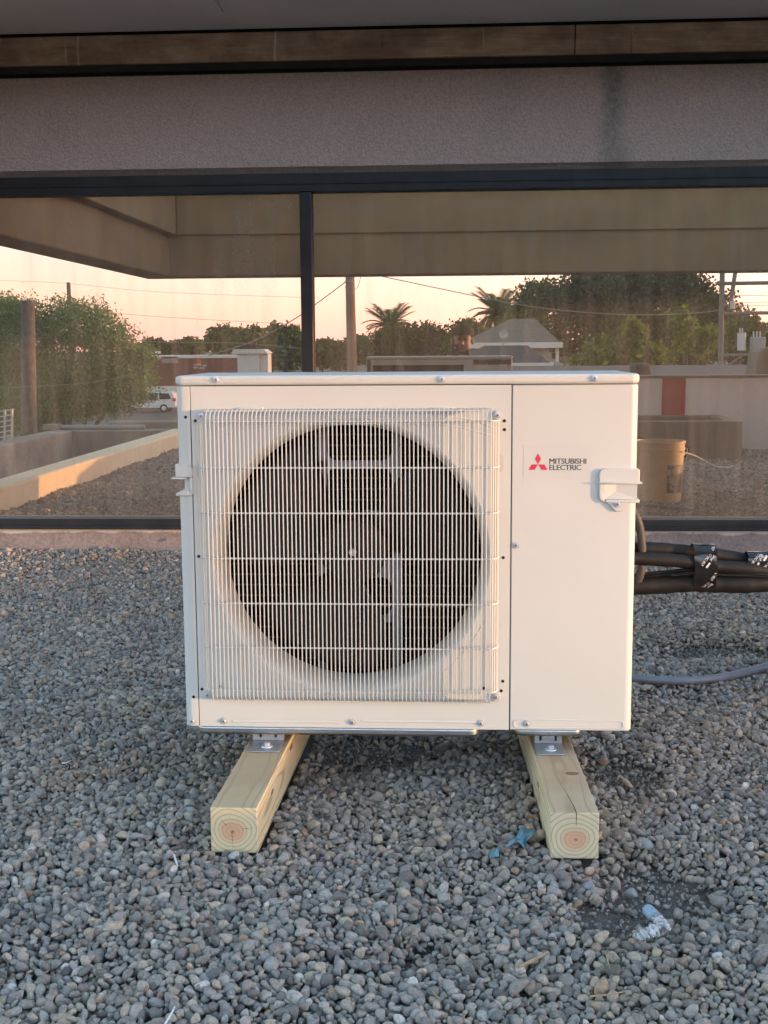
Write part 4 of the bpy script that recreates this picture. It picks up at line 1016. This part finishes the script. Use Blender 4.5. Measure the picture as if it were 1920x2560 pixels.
# plants
LEAFD = m_leaf('leaf_dark', (.075, .09, .035), (.16, .175, .07)); LEAFM = m_leaf('leaf_mid', (.10, .125, .045), (.20, .23, .085))
LEAFB = m_leaf('leaf_bright', (.14, .18, .03), (.26, .30, .06)); LEAFQ = m_leaf('leaf_feathery', (.15, .215, .075), (.30, .38, .15)); LEAFO = m_leaf('frond_dry', (.28, .15, .05), (.40, .22, .08), .2)
PALMM = m_leaf('frond_green', (.10, .14, .05), (.17, .22, .08), .35)
BARK = simple('tree_bark', (.10, .075, .055), (.17, .13, .10), 8, .95, bump=(30, .6, .02)); POLEW = simple('pole_wood', (.23, .13, .085), (.33, .21, .14), 5, .9, stretch=(1, 1, .15)); POLEG = simple('pole_grey', (.17, .15, .13), (.22, .20, .18), 6, .8)
def leaves(blobs, s, n, size, aspect, seed, droop=0.0, fill=.45, depth=None):
    r_ = np.random.default_rng(seed); k = pxm(s)
    cs = []; rs = []
    for (bx, by, rx, ry) in blobs:
        c = M(bx, by, s); cs.append((c.x, c.y, c.z)); rs.append((rx*k, (depth or rx*k*.8), ry*k))
    cs = np.array(cs); rs = np.array(rs); wgt = (rs[:, 0]*rs[:, 2]); wgt = wgt/wgt.sum()
    ncl = max(8, n//(9 if size > .05 else 26))
    bi = r_.choice(len(cs), ncl, p=wgt); d = r_.normal(size=(ncl, 3)); d /= np.linalg.norm(d, axis=1)[:, None]
    rad = r_.uniform(fill, 1.10, ncl)[:, None]
    cl = cs[bi]+d*rad*rs[bi]
    li = r_.integers(0, ncl, n); sig = np.minimum(rs[bi][li].min(1)*.20, size*7)[:, None]
    p = cl[li]+r_.normal(size=(n, 3))*sig*np.array([1, 1, .75])
    t = r_.normal(size=(n, 3)); t[:, 2] -= droop; t /= np.linalg.norm(t, axis=1)[:, None]
    u = np.cross(t, r_.normal(size=(n, 3))); u /= np.linalg.norm(u, axis=1)[:, None]
    sz = size*r_.uniform(.6, 1.35, n)[:, None]
    a = p-t*sz*.5*aspect; b2 = p+u*sz*.5; c2 = p+t*sz*.5*aspect; d2 = p-u*sz*.5
    v = np.stack([a, b2, c2, d2], 1).reshape(-1, 3)
    return v, cs, rs
def tree(name, label, cat, blobs, s, n, size, mat_, seed, aspect=1.7, droop=.2, group=None, trunk_px=None, fill=.45, base=GZ):
    v, cs, rs = leaves(blobs, s, n, size, aspect, seed, droop, fill)
    cx = cs[:, 0].mean() if trunk_px is None else M(trunk_px, 900, s).x
    t = thing(name, (float(cx), MY(s), base), label, cat, group)
    me = bpy.data.meshes.new('foliage'); v = v-np.array([cx, MY(s), base])
    nv = len(v); me.vertices.add(nv); me.vertices.foreach_set('co', v.astype(np.float32).ravel())
    me.loops.add(nv); me.loops.foreach_set('vertex_index', np.arange(nv, dtype=np.int32))
    me.polygons.add(nv//4); me.polygons.foreach_set('loop_start', np.arange(0, nv, 4, dtype=np.int32)); me.polygons.foreach_set('loop_total', np.full(nv//4, 4, dtype=np.int32))
    me.update(calc_edges=True); me.materials.append(mat_)
    o = bpy.data.objects.new('crown', me); C.objects.link(o); o.parent = t
    tb = MB(); top = cs[:, 2].mean(); H = top-base
    r0 = max(.07, .028*H)
    tb.tube([(cx, MY(s), base-.1), (cx+.05*H*.3, MY(s), base+H*.35), (cx, MY(s), base+H*.75)], [r0, r0*.8, r0*.55], 8)
    for c in cs[:6]:
        tb.tube([(cx+.02*H, MY(s), base+H*.45), ((cx+c[0])/2, (MY(s)+c[1])/2, base+H*.45+(c[2]-base-H*.45)*.6), tuple(c)], [r0*.5, r0*.32, r0*.12], 6)
    tb.build('trunk', BARK, t); return t
GT = 'trees beyond the roof'
tree('mesquite_tree', 'feathery light green tree filling the pane beside the sunken roof', 'tree', [(50, 850, 110, 95), (190, 810, 100, 62), (285, 880, 80, 70), (110, 960, 130, 90), (320, 960, 70, 70), (10, 800, 80, 60), (235, 990, 100, 60), (345, 900, 45, 45), (60, 1040, 110, 50)], 27, 80000, .030, LEAFQ, 1, aspect=2.6, droop=.15, group=GT, trunk_px=150)
tree('mesquite_tree', 'second feathery tree, deeper green, behind the bare trunk', 'tree', [(-60, 900, 90, 120), (20, 980, 80, 80), (-30, 800, 70, 60)], 31, 26000, .036, LEAFQ, 2, aspect=2.6, droop=.15, group=GT)
t = thing('bare_trunk', (M(71, 900, 22).x, MY(22), GZ), 'thick bare brown trunk cut off at the top, in front of feathery leaves', 'tree')
MB().tube([(M(74, 1090, 22).x, MY(22), GZ), (M(74, 1090, 22).x, MY(22), -.6), (M(71, 900, 22).x, MY(22), M(71, 900, 22).z), (M(69, 752, 22).x, MY(22), M(69, 752, 22).z)], [.17, .145, .135, .125], 14).build('trunk', BARK, t)
for i, (lb_, bl, s_, n_) in enumerate([
    ('small round tree on the horizon left of the maroon block', [(385, 872, 40, 22)], 150, 1100), ('low flat tree on the horizon over the maroon block', [(470, 868, 48, 20)], 150, 1200), ('round tree on the horizon above the white roof hut', [(560, 852, 46, 32)], 140, 1500),
    ('broad bushy tree on the horizon right of the white roof hut', [(640, 855, 48, 38), (660, 890, 50, 35)], 130, 2200), ('taller horizon tree next to the window mullion', [(712, 850, 45, 36), (715, 890, 50, 34)], 120, 2200), ('dull green horizon tree left of the brown wooden pole', [(805, 882, 48, 32)], 130, 1500), ('two-humped horizon tree right behind the brown wooden pole', [(890, 872, 30, 36), (850, 892, 40, 30)], 130, 1600)]):
    tree('distant_tree', lb_, 'tree', bl, s_, n_*2, .34, LEAFM, 20+i, group='trees on the horizon', aspect=1.5)
for i, (lb_, bl, s_, n_, m_) in enumerate([
    ('dense dark hedge tree at the foot of the first palm', [(955, 872, 48, 42), (1005, 858, 45, 42), (985, 900, 60, 35)], 92, 3600, LEAFD), ('dark hedge tree behind the kneeling person', [(1060, 850, 55, 42), (1110, 866, 50, 42), (1080, 895, 60, 30)], 92, 3600, LEAFD),
    ('small loose tree between the person and the second palm', [(1165, 832, 40, 30), (1150, 870, 36, 40)], 88, 1800, LEAFM), ('round lighter tree top right of the second palm', [(1345, 742, 48, 42), (1320, 800, 48, 50)], 82, 2600, LEAFM),
    ('wide dark shade tree behind the hip-roofed house', [(1440, 745, 85, 55), (1500, 722, 85, 50), (1440, 830, 100, 70), (1545, 790, 80, 70)], 70, 8000, LEAFD), ('tallest dark shade tree beside the utility pole', [(1590, 712, 85, 46), (1680, 705, 70, 44), (1640, 780, 100, 70), (1735, 755, 62, 62), (1600, 860, 110, 70)], 66, 8500, LEAFD),
    ('dark lower tree behind the transformer platform', [(1720, 840, 90, 70), (1800, 800, 50, 70), (1680, 890, 90, 40)], 64, 5000, LEAFD), ('rounded green tree at the far end of the transformer platform', [(1868, 835, 55, 45), (1830, 860, 50, 50), (1920, 880, 60, 50)], 60, 3200, LEAFM)]):
    tree('shade_tree', lb_, 'tree', bl, s_, int(n_*2.2), .17 if s_ > 75 else .14, m_, 40+i, group=GT, aspect=1.6)
tree('bright_bush', 'sunlit yellow-green bush in front of the shade trees', 'bush', [(1520, 880, 52, 36), (1585, 835, 34, 42), (1600, 885, 52, 42), (1475, 905, 50, 20)], 46, 4200, .13, LEAFB, 60, aspect=2.0)
tree('bright_bush', 'slim sunlit green sapling by the slanting vine', 'bush', [(1700, 800, 28, 32), (1760, 850, 30, 40), (1715, 845, 26, 30)], 50, 1500, .13, LEAFB, 61, aspect=2.0)
vn = thing('vine_guy', tuple(M(1665, 920, 44)), 'slanting guy cable thickly grown with green vine', 'vine')
va, vb = M(1664, 922, 44), M(1730, 800, 44); MB().tube([va, vb], .03, 6).build('cable', BARK, vn)
r_ = random.Random(9); vl = MB()
for k in range(700):
    p = va.lerp(vb, r_.random())+Vector((r_.gauss(0, .10), r_.gauss(0, .10), r_.gauss(0, .10))); e1 = Vector((r_.gauss(0, 1), r_.gauss(0, 1), r_.gauss(0, 1))).normalized()*.08; e2 = e1.cross(Vector((r_.gauss(0, 1), r_.gauss(0, 1), r_.gauss(0, 1)))).normalized()*.05
    vl.add([p-e1, p+e2, p+e1, p-e2], [(0, 1, 2, 3)])
vl.build('foliage', LEAFB, vn, smooth=None, recalc=False)
def frond_mesh(Lf, sag, mat_, seed):
    r_ = random.Random(seed); mb = MB(); pts = []
    for i in range(9):
        t = i/8; pts.append(Vector((Lf*(t-.18*t*t*sag), 0, Lf*(.55*t-.75*sag*t*t))))
    mb.tube(pts, [Lf*.016*(1-.8*i/8) for i in range(9)], 5)
    for i in range(1, 9):
        for h_ in (0, .5):
            if i == 8 and h_: continue
            p = pts[i].lerp(pts[i+1], h_) if i < 8 else pts[i]
            dr = (pts[i]-pts[i-1]).normalized(); ll = Lf*.32*(1-.5*abs(i/8-.45))
            for s_ in (-1, 1):
                tip = p+(dr*.75+Vector((0, s_*.8, -.12-.25*sag)))*ll
                wv = dr*Lf*.028
                mb.add([p-wv, p+wv, tip], [(0, 1, 2)])
    return mb.mesh('frond', mat_, None, recalc=False)
def palm(px, py, s, frond_px, label, dry, seed):
    c = M(px, py, s); Lf = frond_px*pxm(s)*1.15
    t = thing('palm_tree', (c.x, c.y, GZ), label, 'palm', 'date palms beyond the roof')
    MB().tube([(c.x, c.y, GZ), (c.x+.1, c.y, GZ+(c.z-GZ)*.5), (c.x, c.y, c.z)], [.38, .30, .34], 12).build('trunk', BARK, t)
    fm = [frond_mesh(Lf, sg, PALMM, seed+i) for i, sg in enumerate((.35, .7, 1.0))]; fd = frond_mesh(Lf*.85, 1.6, LEAFO, seed+9)
    r_ = random.Random(seed); n = 48
    for k in range(n):
        lev = k/n; tilt = R(38)-R(75)*lev
        place('frond', fm[min(2, int(lev*3))], t, tuple(c+Vector((0, 0, .1))), (0, -tilt, r_.uniform(0, .4)+k*2.39996), (r_.uniform(.85, 1.08),)*3)
    for k in range(dry): place('dry_frond', fd, t, tuple(c-Vector((0, 0, .1))), (0, R(28), k*1.1+.3), (1, 1, 1))
palm(975, 822, 105, 62, 'smaller date palm standing over the dark hedge', 0, 3)
palm(1245, 792, 92, 68, 'date palm with orange dry fronds beside the hip-roofed house', 7, 5)

# buildings
MAROON = simple('maroon_wall', (.20, .075, .065), (.16, .06, .055), .5, .9); ROOFL = simple('pale_trim', (.72, .68, .62), (.66, .62, .56), 1, .7)
sb_ = 112; y_ = MY(sb_)
mb_ = thing('maroon_building', (M(450, 900, sb_).x, y_-6, GZ), 'long flat-roofed maroon building with a pale roof edge across the street', 'building')
xa, xb, zt2 = M(230, 900, sb_).x, M(594, 900, sb_).x, M(450, 889, sb_).z
MB().box(xa, xb, y_-12, y_, GZ, zt2-.25).build('wall', MAROON, mb_, smooth=None)
MB().box(xa-.1, xb+.1, y_-12.1, y_+.1, zt2-.248, zt2).build('roof_edge', ROOFL, mb_, smooth=None)
MB().box(xa, xb, y_+.001, y_+.06, M(450, 980, sb_).z, M(450, 978, sb_).z+.5).build('band', ROOFL, mb_, smooth=None)
def rpx(mb, x0, y0, x1, y1, s, th, off=.05):
    p, q = M(x0, y1, s), M(x1, y0, s); return mb.box(p.x, q.x, MY(s)+off, MY(s)+off+th, p.z, q.z)
rpx(MB(), 405, 892, 446, 908, sb_, .05).build('panel', simple('pale_panel', (.36, .26, .24), (.30, .22, .2), 2, .8), mb_, smooth=None)
sg = thing('wall_sign', tuple(M(495, 915, sb_-.2)), 'small dark shop sign with a red dot on the maroon wall', 'sign')
q = M(497, 904, sb_-.3); MB().lathe([(0, 0), (.24, 0), (.24, .06)], (q.x, MY(sb_-.2), q.z), 'y', 20).build('red_dot', simple('red_sign', (.75, .03, .04), (.7, .03, .04), 5, .4), sg)
for k, (a, c, e) in enumerate(((484, 504, 912), (507, 517, 914), (484, 494, 919), (498, 512, 920))):
    rpx(MB(), a, e-2, c, e+2, sb_-.3, .04, .0).build('sign_bar', simple('sign_grey', (.45, .38, .36), (.4, .34, .32), 5, .6), sg, smooth=None)
sh = thing('roof_hut', (M(625, 900, 98).x, MY(98), GZ), 'small white stair hut with a ribbed metal roof, one side sunlit', 'hut')
HUT = simple('white_block', (.62, .60, .57), (.56, .54, .51), .8, .85)
p0, p1 = M(594, 925, 98), M(646, 884, 98); MB().box(p0.x, p1.x, MY(98)-2.2, MY(98), GZ, p1.z).build('wall', HUT, sh, smooth=None)
p2 = M(668, 888, 98); MB().box(p1.x+.002, p2.x, MY(98)-2.2, MY(98)-.3, GZ, p1.z-.05).build('side_wall', HUT, sh, smooth=None)
e0, e1 = M(580, 881, 98), M(669, 881, 98)
MB().prism([(e0.x, p1.z), (e1.x, p1.z), (e1.x, p1.z+.10), (e1.x-.35, p1.z+.36), (e0.x+.2, p1.z+.36), (e0.x, p1.z+.10)], 'y', MY(98)-2.5, MY(98)+.25).build('roof', ROOFL, sh, smooth=None)
for k in range(9):
    x = e0.x+.15+(e1.x-e0.x-.4)*k/8; MB().box(x-.04, x+.04, MY(98)+.26, MY(98)+.32, p1.z+.02, p1.z+.34).build('roof_rib', HUT, sh, smooth=None)
rpx(MB(), 338, 878, 402, 884, 125, 3).build('far_roof', ROOFL, tag(thing('far_shed', tuple(M(370, 884, 125)), 'thin pale shed roof lit by the sun over the feathery tree', 'shed'), 'thin pale shed roof lit by the sun over the feathery tree', 'shed'), smooth=None)
# hip-roofed house
SHG = simple('grey_shingle', (.22, .17, .125), (.16, .125, .095), 4, .95, stretch=(1, 1, 3)); SHD = simple('dark_shingle', (.085, .08, .078), (.06, .057, .055), 4, .95)
SID = simple('cream_siding', (.42, .39, .34), (.37, .34, .30), 1, .8)
s_h = 60; hs = thing('hip_roof_house', (M(1300, 900, s_h).x, MY(s_h)-4, GZ), 'two-storey house with a grey shingled hip roof and white eaves', 'house')
def hip(par, ex0, ex1, ey, rx0, rx1, ry, s, dep, m_, nm):
    a, b2 = M(ex0, ey, s), M(ex1, ey, s); c2, d2 = M(rx0, ry, s), M(rx1, ry, s); y0, y1 = MY(s), MY(s)-dep; ym = (y0+y1)/2
    # ridge height seen at mid depth
    zr_ = CAM.z+(c2.z-CAM.z)*(s+dep/2)/s
    MB().add([(a.x, y0, a.z), (b2.x, y0, b2.z), (b2.x, y1, a.z), (a.x, y1, a.z), (c2.x, ym, zr_), (d2.x, ym, zr_), ], [(0, 1, 5, 4), (1, 2, 5), (2, 3, 4, 5), (3, 0, 4), (3, 2, 1, 0)]).build(nm, m_, par, smooth=None)
    MB().box(a.x-.1, b2.x+.1, y1-.1, y0+.12, a.z-.28, a.z-.003).build('eave', ROOFL, par, smooth=None)
    return a, b2
a, b2 = hip(hs, 1150, 1402, 857, 1288, 1352, 797, s_h, 9, SHG, 'roof')
MB().box(a.x+.5, b2.x-.4, MY(s_h)-8.5, MY(s_h)-.5, GZ, a.z-.29).build('wall', SID, hs, smooth=None)
fw = rpx(MB(), 1370, 864, 1389, 882, s_h+.5, .08, .0).build('window', ROOFL, hs, smooth=None); rpx(MB(), 1372, 866, 1387, 881, s_h+.42, .04, .0).build('pane', BLACKF, fw, smooth=None)
rpx(MB(), 1389, 862, 1397, 905, s_h+.4, .1, .0).build('post', ROOFL, hs, smooth=None)
a, b2 = hip(hs, 1130, 1378, 908, 1215, 1328, 864, 52, 5, SHD, 'porch_roof')
MB().box(a.x+.3, b2.x-.3, MY(52)-4.6, MY(52)-.4, GZ, a.z-.29).build('porch_wall', SID, hs, smooth=None)
ds = thing('satellite_dish', tuple(M(1258, 858, 51.5)), 'round grey satellite dish on a stalk by the dark lower roof', 'satellite dish')
q = M(1259, 834, 51.5); MB().lathe([(0, -.06), (.08, -.055), (.16, -.03), (.20, 0)], tuple(q), 'y', 24).build('dish', simple('dish_grey', (.45, .45, .45), (.4, .4, .4), 5, .5), ds)
MB().tube([M(1258, 862, 51.6), M(1256, 850, 51.6), q+Vector((0, -.07, 0))], .025, 8).build('stalk', POLEG, ds)

# poles and wires
def pole(name, px0, py0, px1, py1, s, r, m_, label, group='utility poles', base=None):
    t = thing(name, (M(px0, py0, s).x, MY(s), GZ), label, 'utility pole', group)
    a, b2 = M(px0, py0, s), M(px1, py1, s); d = (b2-a); k = (GZ-a.z)/d.z if abs(d.z) > 1e-6 else 0
    MB().tube([a+d*k, a, b2], [r*1.25, r*1.1, r*.9], 12).build('pole', m_, t); return t
WIRE = simple('overhead_wire', (.30, .26, .22), (.26, .22, .19), 5, .6)
def wire(pts, s, r, label, grp_='overhead wires'):
    q = bez([M(a, b, s) for a, b in pts], 8); return tag(MB().tube(q, r, 5).build('overhead_wire', WIRE), label, 'wire', grp_)
t = pole('utility_pole', 880, 925, 872, 560, 45, .175, POLEW, 'thick reddish wooden pole right of the window mullion')
MB().lathe([(.18, -.02), (.195, 0), (.18, .03)], tuple(M(874, 705, 45)), 'z', 16).build('band', WIRE, t)
wire([(862, 706), (820, 738), (740, 795), (640, 850), (520, 890)], 45, .02, 'guy wire falling from the reddish pole towards the maroon block')
wire([(862, 716), (876, 727), (894, 718), (902, 690)], 45, .012, 'short slack loop of wire on the reddish pole')
wire([(950, 690), (1130, 728), (1300, 762), (1450, 780), (1600, 787), (1720, 784), (1800, 776)], 42, .017, 'long bright wire sagging across the shade trees to the platform')
pole('utility_pole', 176, 820, 171, 706, 60, .11, POLEG, 'plain grey pole rising above the feathery tree')
t = pole('utility_pole', 306, 860, 305, 812, 110, .12, POLEG, 'small far pole with double crossarm over the maroon block')
for dy in (814, 820): MB().tube([M(291, dy, 110), M(313, dy-1, 110)], .07, 6).build('crossarm', POLEG, t)
MB().tube([M(307, 852, 110), M(307, 838, 110)], .2, 10).build('transformer', WHITEW, t)
t = pole('street_lamp', 182, 860, 184, 805, 72, .05, POLEG, 'curved street lamp arm beside the plain grey pole', group=None); t['category'] = 'street lamp'
MB().tube(bez([M(184, 806, 72), M(200, 799, 72), M(216, 798, 72)], 4), .035, 6).build('arm', POLEG, t); MB().tube([M(214, 798, 72), M(232, 799, 72)], [.07, .05], 8).build('lamp_head', POLEG, t)
wire([(-40, 700), (160, 708), (400, 730), (800, 745)], 60, .008, 'faint upper wire over the feathery tree'); wire([(175, 772), (400, 792), (760, 812)], 60, .010, 'faint middle wire over the horizon trees'); wire([(310, 848), (420, 856), (600, 858), (760, 872)], 110, .03, 'far dark wire running from the double-armed pole')
wire([(-30, 972), (110, 964), (240, 955), (380, 925)], 20, .006, 'thin pale wire crossing the feathery tree low down')
up = thing('transformer_platform', (M(1850, 890, 40).x, MY(40), GZ), 'wooden pole frame carrying crossbeams and grey transformers', 'utility frame')
def post(x0, y0, x1, y1, r, nm='post', m_=None): 
    a, b2 = M(x0, y0, 40), M(x1, y1, 40); d = b2-a; k = (GZ-a.z)/d.z if nm == 'post' else 0
    MB().tube([a+d*k, b2], r, 10).build(nm, m_ or POLEG, up)
post(1801, 918, 1806, 668, .085); post(1985, 918, 1985, 668, .085)
post(1824, 775, 1838, 682, .07, 'stub'); post(1789, 679, 1824, 670, .04, 'crossarm')
for (yy, r) in ((709, .062), (784, .058), (888, .05)): post(1796, yy, 2000, yy-3, r, 'crossbeam')
post(1815, 916, 1862, 884, .03, 'brace')
for (a, b2, c2, r) in ((1830, 752, 772, .10), (1854, 832, 876, .14)): post(a, c2, a, b2, r, 'transformer', HUT)
qa, qb = M(1877, 877, 40), M(1911, 842, 40); MB().box(qa.x, qb.x, MY(40)-.2, MY(40)+.2, qa.z, qb.z).build('transformer', simple('grey_steel', (.34, .34, .33), (.3, .3, .29), 4, .6), up, bevel=.03)
for k, xq in enumerate((1850, 1856, 1884, 1892, 1900)): post(xq, 842 if xq > 1870 else 832, xq, 828 if xq > 1870 else 820, .022, 'insulator', HUT)
for k, yy in enumerate((735, 752, 760)): wire([(1806, yy), (1860, yy+4), (1990, yy+1)], 40, .009, ['uppermost', 'middle', 'lowest'][k]+' of three thin wires strung over the transformer platform')

# white car on the street
sv = thing('parked_car', (M(366, 1040, 101).x, MY(101), GZ), 'white estate car parked across the street, half hidden by feathery leaves', 'car')
BODY = simple('car_white', (.72, .72, .71), (.68, .68, .67), 2, .25); CG = simple('car_glass', (.02, .022, .025), (.03, .03, .033), 3, .08); RUB = simple('tyre_rubber', (.02, .02, .02), (.03, .03, .03), 20, .8); TAIL = simple('tail_lamp', (.5, .03, .03), (.42, .03, .03), 5, .25)
x0c = M(292, 1000, 101).x; Lc = M(438, 1000, 101).x-x0c; yc = MY(101); W2 = .95
def cxz(u, z): return (x0c+u*Lc, GZ+z)
prof = [cxz(.0, .42), cxz(.0, .78), cxz(.03, .93), cxz(.22, 1.05), cxz(.34, 1.55), cxz(.40, 1.72), cxz(.55, 1.80), cxz(.90, 1.77), cxz(.965, 1.62), cxz(.99, 1.12), cxz(1.0, .95), cxz(1.0, .5), cxz(.97, .40), cxz(.03, .36)]
MB().prism(prof, 'y', yc-2*W2, yc).build('body', BODY, sv, smooth=None, bevel=.06)
for nm, pl_ in (('side_window', [(.355, 1.10), (.40, 1.60), (.52, 1.66), (.52, 1.10)]), ('side_window', [(.54, 1.10), (.54, 1.66), (.70, 1.66), (.70, 1.10)]), ('side_window', [(.73, 1.12), (.73, 1.66), (.89, 1.62), (.93, 1.16)])):
    MB().prism([cxz(*p) for p in pl_], 'y', yc+.001, yc+.02).build(nm, CG, sv, smooth=None)
MB().prism([cxz(.955, .95), cxz(.955, 1.22), cxz(.998, 1.22), cxz(1.002, .95)], 'y', yc-.25, yc+.015).build('tail_light', TAIL, sv, smooth=None)
MB().prism([cxz(.93, .42), cxz(.93, .62), cxz(1.025, .60), cxz(1.02, .42)], 'y', yc-2*W2, yc+.02).build('bumper', BODY, sv, smooth=None, bevel=.03)
for u in (.17, .80):
    for yy in (yc+.03, yc-2*W2-.03+.24):
        wx, wz = cxz(u, .36)
        wh = MB().lathe([(.20, 0), (.33, .0), (.36, -.04), (.36, -.20), (.2, -.22)], (wx, yy, wz), 'y', 24).build('wheel', RUB, sv); MB().lathe([(0, -.01), (.05, .0), (.19, -.03), (.21, 0), (.215, -.1)], (wx, yy, wz), 'y', 10).build('rim', STEEL, wh)
# ---- person
# ------------------------------------------------------------------ the kneeling photographer, who shows in the glass
SKIN = simple('skin', (.30, .165, .11), (.27, .145, .095), 12, .55); SHIRT = simple('black_shirt', (.018, .018, .019), (.028, .027, .027), 40, .9); JEAN = simple('blue_jeans', (.05, .065, .10), (.035, .045, .075), 60, .9); CAPM = simple('dark_cap', (.02, .018, .017), (.03, .027, .025), 50, .9)
hc = M(1156, 853, 10.86)
pr = thing('person', (hc.x, hc.y-.2, 0), 'person in dark cap and black shirt kneeling behind the unit, holding up a phone', 'person')
HX, HY, HZ = hc.x, hc.y, hc.z
SX = HX-.01
bones = []   # (position, (rx, ry), region)
V_ = []; E_ = []; RAD = []
def jv(p, r, reg): V_.append(p); RAD.append((r, reg)); return len(V_)-1
pel = jv((SX, HY-.27, .30), .135, 'j'); sp1 = jv((SX, HY-.20, .46), .125, 's'); sp2 = jv((SX, HY-.12, .62), .145, 's'); sp3 = jv((SX, HY-.08, .785), .115, 's')
nk_ = jv((SX, HY-.04, HZ-.17), .055, 'k'); jw = jv((HX, HY+.015, HZ-.065), .068, 'k'); sk = jv((HX, HY, HZ+.035), .092, 'k'); cr = jv((HX, HY-.01, HZ+.09), .068, 'k')
E_ += [(pel, sp1), (sp1, sp2), (sp2, sp3), (sp3, nk_), (nk_, jw), (jw, sk), (sk, cr)]
hands = []
for s_ in (-1, 1):
    sh_ = jv((SX+s_*.17, HY-.08, .80), .068, 's'); el = jv((SX+s_*.22, HY-.02, .53), .047, 's'); ml = jv((SX+s_*.215, HY+.0, .50), .044, 'k')
    wx = CAM.x+s_*.075; wr = jv((wx+s_*.012, CAM.y-.075, CAM.z-.17), .028, 'k'); pa = jv((wx, CAM.y-.045, CAM.z-.115), .034, 'k')
    E_ += [(sp3, sh_), (sh_, el), (el, ml), (ml, wr), (wr, pa)]; hands.append((s_, wx))
    hp_ = jv((SX+s_*.11, HY-.25, .26), .105, 'j'); kn = jv((SX+s_*.17, HY+.12, .085), .075, 'j'); an = jv((SX+s_*.13, HY-.30, .07), .05, 'j'); to = jv((SX+s_*.14, HY-.45, .045), .04, 'j')
    E_ += [(pel, hp_), (hp_, kn), (kn, an), (an, to)]
nmain = len(V_)
roots = [pel]
for s_, wx in hands:
    for k, (dz, ln) in enumerate(((.030, .072), (.010, .080), (-.010, .076), (-.028, .060))):
        a = jv((wx, CAM.y-.045, CAM.z-.105+dz), .0095, 'k'); b2 = jv((wx-s_*.022, CAM.y-.004+.002, CAM.z-.10+dz), .0088, 'k'); c2 = jv((wx-s_*(ln*.62), CAM.y+.006-.004, CAM.z-.097+dz), .0075, 'k')
        V_[b2] = (wx-s_*.012, CAM.y-.006, CAM.z-.10+dz); V_[c2] = (wx-s_*.040, CAM.y-.001, CAM.z-.098+dz)
        E_ += [(a, b2), (b2, c2)]; roots.append(a)
    a = jv((wx, CAM.y-.055, CAM.z-.12), .012, 'k'); b2 = jv((wx-s_*.022, CAM.y-.040, CAM.z-.095), .0105, 'k'); c2 = jv((wx-s_*.042, CAM.y-.027, CAM.z-.075), .0088, 'k'); E_ += [(a, b2), (b2, c2)]; roots.append(a)
me = bpy.data.meshes.new('body'); off = ORG[pr.name]
me.from_pydata([tuple(Vector(p)-Vector(off)) for p in V_], E_, []); me.update()
tmp = bpy.data.objects.new('body_cage', me); C.objects.link(tmp)
tmp.modifiers.new('skin', 'SKIN'); me.skin_vertices[0].data[0].use_root = True if me.skin_vertices else None
for i, (r, g_) in enumerate(RAD):
    d = me.skin_vertices[0].data[i]; d.radius = (r, r); d.use_root = i in roots
sd = tmp.modifiers.new('sub', 'SUBSURF'); sd.levels = 2; sd.render_levels = 2
dg = bpy.context.evaluated_depsgraph_get(); bm_ = bpy.data.meshes.new_from_object(tmp.evaluated_get(dg)); bpy.data.objects.remove(tmp)
bm_.name = 'body'; bm_.materials.clear()
for m_ in (SKIN, SHIRT, JEAN): bm_.materials.append(m_)
for p in bm_.polygons:
    p.use_smooth = True; c = p.center
    i = min(range(len(V_)), key=lambda k: (Vector(V_[k])-Vector(off)-c).length-RAD[k][0]); p.material_index = {'k': 0, 's': 1, 'j': 2}[RAD[i][1]]
bo = bpy.data.objects.new('body', bm_); C.objects.link(bo); bo.parent = pr
MB().lathe([(.0, .115), (.05, .108), (.085, .085), (.101, .045), (.104, .02), (.100, .018)], (HX, HY-.005, HZ+.035), 'z', 28).build('cap', CAPM, pr)
MB().prism([(HX-.085, HY+.06), (HX-.06, HY+.13), (HX, HY+.150), (HX+.06, HY+.13), (HX+.085, HY+.06), (HX, HY+.085)], 'z', HZ+.052, HZ+.058).build('cap_brim', CAPM, pr)
for s_ in (-1, 1):
    MB().lathe([(0, .012), (.008, .009), (.012, 0), (.008, -.009), (0, -.012)], (HX+s_*.032, HY+.078, HZ+.018), 'y', 12).build('eye', HOLE, pr)
    MB().lathe([(0, .014), (.018, .010), (.026, 0), (.018, -.010), (0, -.014)], (HX+s_*.092, HY-.012, HZ-.005), 'x', 12).build('ear', SKIN, pr)
MB().add([(HX-.008, HY+.082, HZ+.018), (HX+.008, HY+.082, HZ+.018), (HX-.017, HY+.080, HZ-.034), (HX+.017, HY+.080, HZ-.034), (HX, HY+.112, HZ-.028)], [(0, 1, 4), (0, 4, 2), (1, 3, 4), (2, 4, 3)]).build('nose', SKIN, pr)
MB().box(HX-.024, HX+.024, HY+.074, HY+.083, HZ-.066, HZ-.058).build('mouth', simple('lips', (.22, .09, .075), (.2, .08, .07), 20, .5), pr, bevel=.002)
ph = thing('phone', (CAM.x, CAM.y-.02, CAM.z-.05), 'dark phone held upright in both hands in front of the face', 'phone')
MB().box(CAM.x-.030, CAM.x+.046, CAM.y-.026, CAM.y-.017, CAM.z-.128, CAM.z+.030).build('case', BLACKF, ph, bevel=.003)
MB().lathe([(.004, .0025), (.007, .003), (.008, 0)], (CAM.x, CAM.y-.0168, CAM.z), 'y', 16).build('lens_ring', STEEL, ph)
